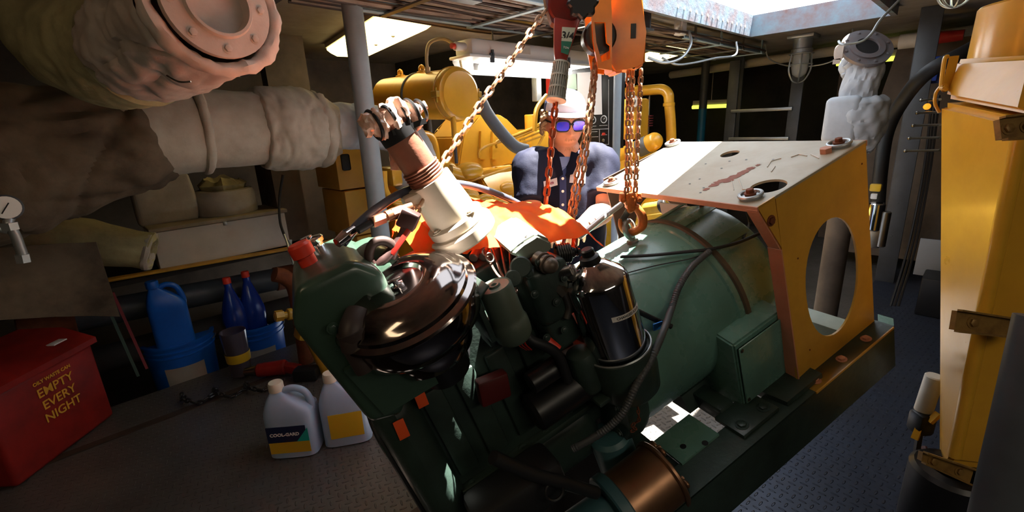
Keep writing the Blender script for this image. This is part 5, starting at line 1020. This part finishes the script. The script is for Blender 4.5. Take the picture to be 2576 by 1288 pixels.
# working chain down to the engine lifting bracket
hkp = gwd(*gl(1040, 545, 1, .18)); cd = (CM.T @ (np.array(hkp)-O_))[2]
m = MB(); m.chain([lp(1374, 24, -.01), P(1200, 275, lerp(LD, cd, .5)), P(1095, 440, lerp(LD, cd, .8)), hkp], .030, .0038, 14, .0095); part('working_chain', m, RUSTY, lv)
hm = MB(); a = hkp; b = gwd(*gl(1028, 552, 1, .17)); c = gwd(*gl(962, 655, 1, .155))
hm.box(b, (.035, .03, .035), CRM @ Matrix.Rotation(.5, 3, 'Y'), .004); hm.tube([b, gwd(*gl(1012, 590, 1, .165)), gwd(*gl(990, 625, 1, .16)), c, gwd(*gl(945, 668, 1, .155)), gwd(*gl(938, 652, 1, .155))], [.010, .008, .009, .010, .008, .004], 12, sm=6); hkk = part('lower_hook', hm, mat('dark_hook', (70, 46, 44), .5, .4, dirt=(40, 26, 26)), lv)
m = MB(); m.bar(gwd(*gl(1042, 560, 1, .16)), gwd(*gl(985, 640, 1, .15)), .010, .004, cf, .001); part('hook_latch', m, RED, hkk)
# slack tail and long sling chains
m = MB(); m.chain(spline([lp(1399, 245, -.02), lp(1390, 330, 0), lp(1382, 420, .02), lp(1376, 480, .03), lp(1370, 540, .04)], 4), .030, .0038, 14, .0095); part('slack_chain', m, mat('rust_red_chain', (166, 82, 48), .5, .6, dirt=(110, 44, 22), damt=.7, dsc=40), lv)
shk = gwd(*gl(1432, 572, 1, .27)); sd_ = (CM.T @ (np.array(shk)-O_))[2]
m = MB(); m.chain(spline([hb(1492, 150, -.03), P(1478, 300, sd_-.06), P(1455, 420, sd_-.03), P(1428, 555, sd_)], 4), .024, .0032, 14, .008); part('hand_chain', m, RUSTY, ch)
m = MB(); m.chain(spline([hb(1500, 160, -.0), P(1484, 320, sd_-.02), P(1466, 440, sd_+.0), P(1440, 560, sd_+.01)], 4), .024, .0032, 14, .008); part('hand_chain', m, RUSTY, ch)
sl = empty('chain_shackle', shk, 'dark forked shackle joining chains to the engine behind the tall filter', 'shackle')
m = MB(); a = P(1435, 566, sd_); m.cyl(a-cr*.014, a+cr*.014, .008, bev=.002); m.tube([a, P(1420, 600, sd_), P(1416, 625, sd_-.03)], .005, 10, sm=5); m.tube([a, P(1446, 600, sd_-.02), P(1440, 640, sd_-.05), gwd(*gl(1438, 632, 1, .17))], .008, 10, sm=5); part('shackle', m, mat('dark_bronze', (92, 66, 48), .45, .6, dirt=(50, 36, 28)), sl)
# gantry over the hatch that carries both hoists
gt_ = empty('gantry_beam', (HKW.x, .98, 2.1), 'steel lifting beam laid across the open hatch above', 'beam')
zt = vl(-190).z+.02
m = MB(); m.box((HKW.x, (HY0+HY1)/2, zt+.05), (.024, 1.3, .07)); m.box((lp(1420, -75).x, (HY0+HY1)/2, zt+.05), (.02, 1.3, .06))
for yy in (HY0-.18, HY1+.18): m.box((lerp(HKW.x, lp(1420, -75).x, .5), yy, (zt+.02+CZ+.05)/2), (.7, .06, zt+.02-CZ-.05))
part('beam', m, GREY_D, gt_); t_ = lp(1420, -75); m = MB(); m.cyl((t_.x, t_.y, t_.z+.02), (t_.x, t_.y, zt+.03), .006); part('hanger_rod', m, STEEL, gt_)
# pry bar
m = MB(); m.tube([P(1458, 596, sd_+.02), P(1510, 553, sd_+.06), P(1562, 514, sd_+.10)], .0075, 12); thing('steel_bar', m, mat('bright_steel', (220, 220, 220), .35, .6), 'bright steel pry bar held by the man between shackle and hook', 'bar')

# ------------------------------------------------------------------ big yellow case in the right foreground
ycs = empty('yellow_case', (1.6, -.1, .2), 'tall glossy yellow equipment case with clamps filling the right edge', 'equipment case')
def poly3(pl_): return [Vector(p) for p in pl_]
def case_solid(top, bot, bev=.012, mats=YEL, name='case_body', parent=ycs, label=None):
    m = MB(); n = len(top); m.faces(poly3(top)+poly3(bot), [tuple(range(n)), tuple(range(2*n-1, n-1, -1))]+[(i, n+i, n+(i+1) % n, (i+1) % n) for i in range(n)])
    bmesh.ops.bevel(m.bm, geom=m.bm.edges[:], offset=bev, segments=4, affect='EDGES'); return part(name, m, mats, parent, label=label)
R_ = P(2562, 300, .93); Rb = P(2384, 1165, 1.16)
L_t = P(2362, 258, 1.22); L_b = P(2362, 1195, 1.30)
bd = V(.55, -.15, 0)
case = case_solid([L_t, R_, R_+V(.30, -.55, .0), L_t+V(.35, -.45, 0)], [L_b, Rb, Rb+V(.30, -.5, 0), L_b+V(.3, -.42, 0)], .014)
m = MB(); m.tube([R_+V(.01, -.008, -.02), lerp(R_, Rb, .5)+V(.01, -.008, 0), Rb+V(.01, -.008, .02)], .014, 14); part('edge_rib', m, YEL, case)
lt = [P(2372, 248, 1.20), P(2570, 288, .92), P(2570, 288, .92)+V(.3, -.5, 0), P(2372, 248, 1.20)+V(.35, -.42, 0)]
tz = [P(2396, 150, 1.22), P(2610, 138, .98), P(2610, 138, .98)+V(.28, -.45, 0), P(2396, 150, 1.22)+V(.33, -.40, 0)]
cap = case_solid(tz, lt, .012, name='lid')
m = MB(); cc = lerp(tz[0], tz[1], .5)+V(.19, -.10, .0); m.lathe(cc-V(0, 0, .06), (0, 0, 1), [(.15, 0), (.15, .19), (.146, .195), (.14, .195)], 64); part('round_neck', m, YEL, cap)
m = MB(); m.tube([P(2385, 142, 1.20), P(2376, 150, 1.2), P(2368, 215, 1.19), P(2372, 222, 1.18), P(2382, 225, 1.18)], .005, 8, sm=4); m.prism([P(*q, 1.19) for q in ((2388, 142), (2405, 140), (2384, 228), (2369, 224))], V(.006, -.006, 0)); m.bolt(P(2376, 221, 1.185), -cf, .007); part('hinge_bracket', m, YEL, cap)
m = MB(); m.tube([P(2366, 218, 1.21), P(2354, 235, 1.21), P(2352, 260, 1.21), P(2363, 283, 1.21)], .004, 8, sm=5); part('wire_loop', m, YEL, case)
CL = mat('worn_brass_clamp', (150, 116, 60), .45, .4, dirt=(80, 50, 26), damt=.7, dsc=25)
for k, (px, dd) in enumerate(((((2514, 300), (2600, 290), (2600, 345), (2520, 350)), .90), (((2408, 782), (2600, 812), (2600, 852), (2400, 830)), .98), (((2322, 1138), (2450, 1182), (2440, 1215), (2318, 1160)), 1.06))):
    a, b, c, d = [P(*q, dd) for q in px]; m = MB(); n = (b-a).cross(d-a).normalized(); n = n if n.dot(cf) < 0 else -n
    m.prism([a, b, c, d], -n*.012); m.prism([a, b, b+n*.012, a+n*.012], (a-d).normalized()*.004); m.prism([d, c, c+n*.012, d+n*.012], (d-a).normalized()*.004)
    m.bolt(lerp(lerp(a, d, .5), lerp(b, c, .5), .22), n, .009); m.bolt(lerp(lerp(a, d, .5), lerp(b, c, .5), .75), n, .008)
    part('clamp', m, CL, case)
m = MB(); m.cyl(P(2400, 1180, 1.2), P(2400, 1180, 1.2)-V(0, 0, .25), .09, bev=.01); m.cyl(P(2400, 1180, 1.2), V(P(2400, 1180, 1.2).x, P(2400, 1180, 1.2).y, 0), .05); m.box(V(*P(2450, 1230, 1.2))+V(.2, -.25, -.12), (.6, .4, .2), bev=.02)
b_ = P(2450, 1230, 1.2)+V(.2, -.25, -.2); m.box((b_.x, b_.y, b_.z/2), (.5, .4, b_.z)); part('pedestal', m, BLK_PAINT, ycs)
m = MB(); m.tube([P(2625, 800, .72), P(2560, 1080, .74), P(2500, 1330, .76)], .034, 24); thing('foreground_post', m, GREY_D, 'blurred dark grey rail crossing the bottom right corner', 'post')
# caulking gun leaning by the case
cg = empty('caulking_gun', P(2330, 1060, 1.32), 'dirty white cartridge gun with yellow handle beside the foot of the yellow case', 'tool')
m = MB(); m.cyl(P(2352, 945, 1.30), P(2322, 1035, 1.34), .022, seg=20, bev=.003); part('cartridge', m, WHITE_P, cg)
m = MB(); m.box(P(2318, 1062, 1.34), (.05, .05, .07), CRM, .012); m.bar(P(2318, 1060, 1.34), P(2305, 1140, 1.36), .012, .012); part('frame', m, BLK_PAINT, cg)
m = MB(); m.bar(P(2362, 1040, 1.3), P(2338, 1062, 1.31), .016, .010); m.bar(P(2316, 1068, 1.33), P(2300, 1105, 1.33), .016, .010); part('handle', m, mat('yellow_handle', (226, 170, 20), .45), cg)
m = MB(); m.tube([P(2325, 1125, 1.4), P(2340, 1165, 1.36), P(2390, 1200, 1.3)], .008, 8, sm=5); thing('drain_hose', m, mat('dark_red_brown', (70, 30, 28), .6), 'thin dark reddish hose looping at the foot of the yellow case', 'hose')

# lagged flanged pipe behind the guard ---------------------------------------
fp = empty('flanged_pipe', (3.0, .51, 1.0), 'pale quilted lagged pipe with an open flange on top behind the generator guard', 'lagged pipe')
def fq(u, v, o=0): return Xp(u, v, 3.0+o)
T = fq(2181, 118); AXT = (V(-.62, -.42, .62)).normalized()
m = MB(); m.lathe(T, AXT, [(.052, -.02), (.112, -.018), (.114, .0), (.078, .001), (.078, .008), (.052, .008), (.050, -.02), (.044, -.12)], 48)
for k in range(8):
    x, y, z = frame(AXT); a = k*PI/4+.2; m.bolt(T+(x*math.cos(a)+y*math.sin(a))*.096, AXT, .007)
part('flange', m, mat('grey_flange', (110, 112, 118), .5, .3, dirt=(130, 84, 60), damt=.4, dsc=12), fp)
m = MB(); m.cyl(T-AXT*.01, T-AXT*.08, .05); m.lathe(T-AXT*.02, AXT, [(.049, 0), (.049, .02)], 30, cap=True); part('dark_bore', m, BLACK, fp)
def quilt(name, pr, seed, amp=.012):
    m = MB(); pts = spline([p for p, r in pr], 10); rr = np.interp(np.linspace(0, 1, len(pts)), np.linspace(0, 1, len(pr)), [r for p, r in pr])
    m.tube(pts, [float(q) for q in rr], 48); m.bm.normal_update()
    for v in m.bm.verts:
        q = v.co; a = math.atan2(q.y-.51, q.x-3.0); s1 = abs(math.sin(a*4+q.z*22)); s2 = abs(math.sin(a*4-q.z*22)); v.co += v.normal*(min(s1, s2)**.5*amp-amp+noise.noise(q*15+V(seed, 0, 0))*.008)
    return part(name, m, LAG_B, fp)
quilt('quilted_sleeve', [(T-AXT*.07, .055), (T-AXT*.10, .080), (fq(2172, 180, .04), .088), (fq(2158, 235, .02), .084), (fq(2150, 300, .02), .08)], 1)
quilt('quilted_sleeve', [(fq(2160, 248, .03), .09), (fq(2160, 262, .03), .13), (fq(2156, 310, .03), .135), (fq(2150, 352, .03), .115), (fq(2145, 362, .03), .08)], 2, .014)
m = MB(); c = fq(2112, 302, -.10); m.box(c+V(.05, 0, 0), (.10, .155, .23), bev=.03, seg=4); m.wobble(.008, 10, 3); part('smooth_pad', m, LAG_B, fp)
m = MB(); m.cyl(fq(2148, 340, .03), V(fq(2148, 340, .03).x, fq(2148, 340, .03).y, 0), .06); part('pipe', m, HULL_L, fp)
m = MB(); m.tube([fq(2128, 112, -.06), fq(2108, 118, -.08), fq(2102, 135, -.08), fq(2104, 150, -.08)], .008, 6, sm=4); m.prism([fq(*q, -.09) for q in ((2100, 150), (2110, 108), (2125, 104), (2118, 150))], (.004, 0, 0)); m.prism([fq(*q, -.09) for q in ((2096, 150), (2115, 146), (2112, 160), (2094, 162))], (.004, 0, 0)); part('strap_tail', m, LAG_P, fp)
# ------------------------------------------------------------------ the man
from mathutils.bvhtree import BVHTree
SKIN = mat('skin', (206, 150, 122), .5, dirt=(190, 124, 100), damt=.3, dsc=14, bump=.1, bsc=200, rv=.05, spec=.4)
SKIN.node_tree.nodes['Principled BSDF'].inputs['Subsurface Weight'].default_value = .12
SKIN.node_tree.nodes['Principled BSDF'].inputs['Subsurface Radius'].default_value = (.02, .008, .004)
NAVY = mat('navy_work_shirt', (22, 25, 43), .75, dirt=(30, 34, 60), damt=.4, dsc=8, bump=.15, bsc=150, spec=.2)
JEAN = mat('light_blue_jeans', (120, 140, 176), .8, dirt=(90, 108, 150), damt=.5, dsc=9, spec=.2)
TEE = mat('blue_white_tee', (150, 170, 214), .8, spec=.2, rv=0)
HAIR = mat('brown_hair', (120, 92, 66), .6, rv=.05); HAIR_L = mat('pale_curly_hair', (150, 124, 94), .6, rv=.05)  # curls at the sides and back are paler than the fringe
def remesh(m, vox, smooth=2, wob=None):
    me = bpy.data.meshes.new('tmp'); bmesh.ops.recalc_face_normals(m.bm, faces=m.bm.faces[:]); m.bm.to_mesh(me); m.bm.free()
    o = bpy.data.objects.new('tmp', me); COL.objects.link(o); md = o.modifiers.new('r', 'REMESH'); md.mode = 'VOXEL'; md.voxel_size = vox
    if smooth: s = o.modifiers.new('s', 'SMOOTH'); s.iterations = smooth; s.factor = .5
    dg = bpy.context.evaluated_depsgraph_get(); r = bpy.data.meshes.new_from_object(o.evaluated_get(dg)); bpy.data.objects.remove(o)
    n = MB(); n.bm.from_mesh(r); return n
MDP = 1.88
man = empty('person', (1.6, 1.3, 0), 'man in navy work shirt, cap and blue mirrored sunglasses kneeling behind the green engine', 'person')
tc_ = V(-P(1430, 310, 1).x, -P(1430, 310, 1).y, 0).normalized()
FW = (tc_+cr*.28+V(0, 0, -.22)).normalized(); SX = FW.cross(V(0, 0, 1)).normalized(); UPH = SX.cross(FW); HMt = Matrix((SX, FW, UPH)).transposed()
HC = P(1420, 308, MDP)
def hd(x, y, z): return HC+HMt @ V(x, y, z)
def head_rings():
    rs = []; NR, NS = 56, 72
    for i in range(NR+1):
        th = PI*i/NR; cz = -math.cos(th); sr = max(math.sin(th), .002)
        ring = []
        for k in range(NS):
            ph = 2*PI*k/NS; cx, cy = math.cos(ph), math.sin(ph)
            x, y, z = .076*sr*cx, .096*sr*cy, .118*cz
            lo = max(0, -cz)
            x *= 1-.32*lo**1.6; y = y*(1-.12*lo**2)+(.012*lo if cy > 0 else .03*lo)
            if cy < 0 and cz < -.3: y *= 1-.5*(-cz-.3)
            fr = max(0, cy)**2
            def g(x0, z0, sx, sz, amp): return amp*math.exp(-((x-x0)/sx)**2-((z-z0)/sz)**2)*(1 if cy > 0 else 0)
            d = g(0, -.012, .011, .022, .013)+g(0, -.026, .014, .010, .013)+g(.012, -.030, .007, .007, .004)+g(-.012, -.030, .007, .007, .004)
            d += g(.030, .022, .022, .008, .005)+g(-.030, .022, .022, .008, .005)-g(.030, .004, .016, .012, .009)-g(-.030, .004, .016, .012, .009)
            d += g(.04, -.022, .02, .016, .004)+g(-.04, -.022, .02, .016, .004)
            d += g(0, -.052, .022, .005, .006)+g(0, -.063, .019, .005, .006)-g(0, -.0575, .024, .0025, .005)-g(0, -.073, .02, .006, .004)+g(0, -.092, .02, .014, .008)
            ring.append(hd(x, y+d, z))
        rs.append(ring)
    return rs
m = MB(); m.rings(head_rings())
for s in (-1, 1):                                   # ears
    m.ball(hd(s*.077, -.012, -.006), (.008, .019, .031), HMt @ Matrix.Rotation(s*.35, 3, 'Z')); m.ball(hd(s*.081, -.016, .006), (.007, .014, .018), HMt)
NK = P(1425, 385, MDP+.03); CH = P(1418, 440, MDP+.06)
m.tube([hd(0, -.025, -.05), hd(0, -.03, -.10), NK, CH], [.056, .056, .062, .085], 24, sm=6)
SL, SR = P(1338, 425, MDP+.02), P(1508, 415, MDP+.04)
EL, ER_ = P(1338, 545, MDP-.02), P(1518, 530, MDP-.02)
WL, WR = P(1395, 590, MDP-.16), P(1462, 572, MDP-.32)
m.tube([CH, lerp(CH, SL, .5), SL, lerp(SL, EL, .5), EL, lerp(EL, WL, .35), lerp(EL, WL, .8), WL], [.085, .07, .058, .050, .042, .044, .032, .027], 22, sm=8)
m.tube([CH, lerp(CH, SR, .5), SR, lerp(SR, ER_, .5), ER_, lerp(ER_, WR, .35), lerp(ER_, WR, .8), WR], [.085, .07, .058, .050, .042, .044, .032, .027], 22, sm=8)
def hand(w_, d, up, side, curl):                    # w_ wrist, d direction of the palm, up = back of the hand, side = thumb side
    d = d.normalized(); up = (up-d*up.dot(d)).normalized(); sd2 = d.cross(up)*side
    R = Matrix((sd2, d, up)).transposed(); m.ball(w_+d*.045, (.040, .052, .016), R); m.tube([w_-d*.01, w_+d*.03], [.027, .028], 16)
    for k, (o, L, r) in enumerate(((.028, .070, .0085), (.010, .078, .0088), (-.009, .072, .0085), (-.027, .056, .0075))):
        b = w_+d*.082+sd2*o; c = curl+.06*k; p = [b-d*.02, b]; dr = d.copy(); q = b
        for s_ in (.45, .30, .25):
            ax2 = sd2; dr = (Matrix.Rotation(-c*side, 3, ax2) @ dr) if True else dr; q = q+dr*L*s_; p.append(q)
        m.tube(p, [r, r, r*.95, r*.88, r*.72], 10, sm=4); m.ball(p[-1], r*.74, seg=10, rings=8)
    b = w_+d*.03+sd2*.034; p = [w_+d*.015+sd2*.02, b, b+(d*.7+sd2*.6).normalized()*.032, b+(d*.95+sd2*.35-up*.4).normalized()*.058]; m.tube(p, [.012, .0115, .0105, .0085], 10, sm=4); m.ball(p[-1], .0086, seg=10, rings=8)
hand(WR, P(1438, 566, MDP-.52)-WR, V(0, 0, 1)+tc_*.4, 1, .55)
hand(WL, P(1418, 585, MDP-.40)-WL, V(0, 0, 1)+tc_*.3, -1, .5)
PV = P(1425, 700, MDP+.14); PV.z = .52
m.tube([CH, lerp(CH, PV, .5), PV], [.10, .12, .12], 24, sm=6)
body_m = remesh(m, .0042, 3); part('body', body_m, SKIN, man, sharp=180)
# shirt
m = MB(); rs = []
f0 = tc_; s0 = V(-f0.y, f0.x, 0)
tor = [(CH+V(0, 0, .045), .085, .07), (CH+V(0, 0, .02), .15, .10), (lerp(CH, PV, .12), .185, .125), (lerp(CH, PV, .35), .185, .135), (lerp(CH, PV, .65), .175, .135), (lerp(CH, PV, .95), .18, .14)]
for c, a, b in tor: rs.append([c+s0*a*math.cos(q)+f0*b*math.sin(q) for q in np.linspace(0, 2*PI, 41)[:-1]])
m.rings(rs)
for S, E_ in ((SL, EL), (SR, ER_)):
    m.tube([CH+V(0, 0, .0), lerp(CH, S, .55)+V(0, 0, .012), S+V(0, 0, .008), lerp(S, E_, .35), lerp(S, E_, .72)], [.10, .088, .082, .077, .080], 28, sm=7)
shm = remesh(m, .009, 4); shm.bm.normal_update()
for v in shm.bm.verts:
    q = v.co; v.co += v.normal*(.012*noise.noise(V(q.x*9, q.y*9, q.z*5))+.009*(abs(noise.noise(V(q.x*20+5, q.y*20, q.z*11)))-.2))
bv = BVHTree.FromBMesh(shm.bm); shirt = part('shirt', shm, NAVY, man, sharp=180)
def onshirt(u, v, off=.003):
    d = Vector(ray(u, v)).normalized(); h = bv.ray_cast(Vector(O_), d)
    return (h[0]+h[1]*off) if h[0] is not None else P(u, v, MDP-.1)
def patch(name, quad, mt_, off=.003, parent=shirt, nu=8, nv=8, th=.0012, label=None):
    m = MB(); vs = []
    for i in range(nu+1):
        for j in range(nv+1):
            s, t = i/nu, j/nv; a = [quad[0][k]*(1-s)+quad[1][k]*s for k in (0, 1)]; b = [quad[3][k]*(1-s)+quad[2][k]*s for k in (0, 1)]
            vs.append(onshirt(a[0]*(1-t)+b[0]*t, a[1]*(1-t)+b[1]*t, off))
    m.faces(vs, [(i*(nv+1)+j, (i+1)*(nv+1)+j, (i+1)*(nv+1)+j+1, i*(nv+1)+j+1) for i in range(nu) for j in range(nv)])
    bmesh.ops.solidify(m.bm, geom=m.bm.faces[:], thickness=th); return part(name, m, mt_, parent, label=label)
PATCH = mat('white_patch', (236, 232, 236), .7, rv=0)
np_ = patch('name_patch', ((1366, 457), (1401, 447), (1403, 466), (1368, 476)), PATCH, label='white name patch')
a = onshirt(1389, 461, .007); xd = onshirt(1400, 459, .005)-onshirt(1378, 465, .005)
text_part('lettering', 'm', .020, mat('red_ink', (120, 40, 70), .6), np_, a, xd, V(0, 0, 1), bold=.0005)
patch('chest_patch', ((1437, 415), (1474, 418), (1472, 462), (1432, 460)), PATCH, label='larger white patch')
patch('tee_front', ((1401, 396), (1436, 396), (1424, 420), (1414, 430)), TEE, .004)
patch('button_placket', ((1408, 425), (1424, 418), (1426, 590), (1408, 592)), mat('paler_shirt_blue', (64, 78, 130), .75, rv=0), .004, nv=20)
patch('collar', ((1386, 392), (1402, 385), (1416, 440), (1404, 448)), NAVY, .010, th=.004); patch('collar', ((1438, 385), (1462, 392), (1440, 440), (1421, 445)), NAVY, .010, th=.004)
m = MB()
for v in (450, 482, 515, 548): c = onshirt(1416, v, .007); m.cyl(c, c+tc_*.002, .0055, seg=12)
part('button', m, WHITE, shirt)
patch('pocket', ((1362, 476), (1405, 468), (1407, 520), (1366, 524)), NAVY, .004)
# trousers, boots, kneeling on the deck
fk = V(f0.x, f0.y, 0)
for s in (-1, 1):
    m = MB(); K = PV+s0*.11*s+fk*.02; K.z = .075; HP = PV+s0*.08*s; A_ = K-fk*.42; A_.z = .06
    m.tube([HP+V(0, 0, .10), HP, lerp(HP, K, .5), K, lerp(K, A_, .4), A_], [.12, .12, .095, .07, .062, .05], 26, sm=7); m.ball(K, .07)
    m = remesh(m, .010, 3); m.wobble(.008, 12, s*3.); part('trouser_leg', m, JEAN, man, sharp=180)
    m = MB(); m.tube([A_+fk*.03, A_-fk*.06, A_-fk*.09-V(0, 0, .0), A_-fk*.10+V(0, 0, .0)], [.052, .052, .05, .03], 20, sm=4); m.ball(A_-fk*.08+V(0, 0, -.005), (.045, .045, .055)); m = remesh(m, .008, 2); part('boot', m, BLACK, man, sharp=180)
# sunglasses
m = MB()
for s in (-1, 1):
    pts = [hd(s*(.0325+.0275*math.copysign(abs(math.cos(q))**.6, math.cos(q))), .100-.010*abs(.0325+.0275*math.cos(q))/.06, .006+.0205*math.copysign(abs(math.sin(q))**.7, math.sin(q))) for q in np.linspace(0, 2*PI, 29)[:-1]]
    m.tube(pts, .0035, 8, True); m.bar(hd(s*.061, .092, .014), hd(s*.080, -.01, .012), .004, .006, UPH)
m.tube([hd(-.008, .100, .012), hd(0, .103, .014), hd(.008, .100, .012)], .0035, 8, sm=3); sg = part('sunglasses', m, BLK_PAINT, man)
LENS = mat('blue_mirror_lens', (50, 60, 255), .15, .6, rv=0, dirt=(120, 60, 230), damt=.8, dsc=30, coat=.5, emit=0)
for s in (-1, 1):
    m = MB(); m.faces([hd(s*(.0325+.027*math.copysign(abs(math.cos(q))**.6, math.cos(q))), .1015-.010*abs(.0325+.0275*math.cos(q))/.06, .006+.020*math.copysign(abs(math.sin(q))**.7, math.sin(q))) for q in np.linspace(0, 2*PI, 29)[:-1]], [tuple(range(28))]); bmesh.ops.solidify(m.bm, geom=m.bm.faces[:], thickness=.0015); part('mirror_lens', m, LENS, sg)
# cap
m = MB(); rs = []
for i in range(13):
    t = i/12*PI/2; rs.append([hd(.084*math.cos(t)**.75*math.cos(q) if i < 12 else .001*math.cos(q), (.106*math.cos(t)**.75*math.sin(q) if i < 12 else .001*math.sin(q))-.004, .052+.078*math.sin(t)) for q in np.linspace(0, 2*PI, 49)[:-1]])
m.rings(rs, True, True)
for f in m.bm.faces:
    c = HMt.transposed() @ (f.calc_center_median()-HC)
    if c.y > .012: f.material_index = 1
capo = part('cap', m, [mat('cap_navy', (40, 56, 110), .8, rv=0), mat('cap_sunlit_front', (225, 225, 230), .8, rv=0)], man)  # navy cap; the white front colour stands in for strong sun on it
m = MB(); vs = []
for i in range(17):
    q = PI*(.12+.76*i/16); 
    for (e_, dz) in ((1.0, 0), (1.35, -.002), (1.55, -.008)): vs.append(hd(.083*math.cos(q)*(1+(e_-1)*.15), .102*math.sin(q)*e_-.004*0, .058+dz-.012*math.cos(q)**2*(e_-1)))
m.faces(vs, [(i*3+j, i*3+j+1, (i+1)*3+j+1, (i+1)*3+j) for i in range(16) for j in range(2)]); bmesh.ops.solidify(m.bm, geom=m.bm.faces[:], thickness=.003); part('brim', m, mat('cap_brim', (120, 120, 140), .8, rv=0), capo)
# hair and moustache
random.seed(11); m = MB()
for k in range(90):
    q = random.choice((random.uniform(.75, 1.35), random.uniform(1.0, 1.9)))*PI; z = random.uniform(-.035, .045)
    q = random.uniform(.93, 2.07)*PI; c = hd(.083*math.cos(q)*1.0, .098*math.sin(q)+.0, z)
    o = (c-hd(0, 0, z)).normalized(); t = V(0, 0, 1).cross(o)
    m.tube([c, c+o*.010+t*random.uniform(-.01, .01), c+o*.014+V(0, 0, -.012)+t*random.uniform(-.012, .012), c+o*.006+V(0, 0, -.022)+t*random.uniform(-.01, .01)], [.007, .008, .006, .002], 6, sm=3)
part('hair', m, HAIR_L, man)
m = MB()
for k in range(60):
    x = random.uniform(-.055, .06); c = hd(x, .091-.5*x*x/.076+.004, .054); m.tube([c, c+HMt @ V(random.uniform(-.006, .006), .005, -.010), c+HMt @ V(random.uniform(-.012, .012), .004, -random.uniform(.014, .022))], [.005, .004, .001], 6, sm=3)
part('fringe', m, HAIR, man)
m = MB()
for k in range(60):
    x = random.uniform(-.022, .022); z = random.choice((-.044, -.045, -.080, -.085)) + random.uniform(-.003, .003)
    d = (bv and 0); c = hd(x, .098-x*x*9+(.004 if z > -.06 else -.004), z); m.tube([c, c+HMt @ V(x*.1, .002, -.006)], [.0009, .0004], 5)
part('moustache', m, mat('fair_stubble', (176, 132, 96), .8, rv=0), man)
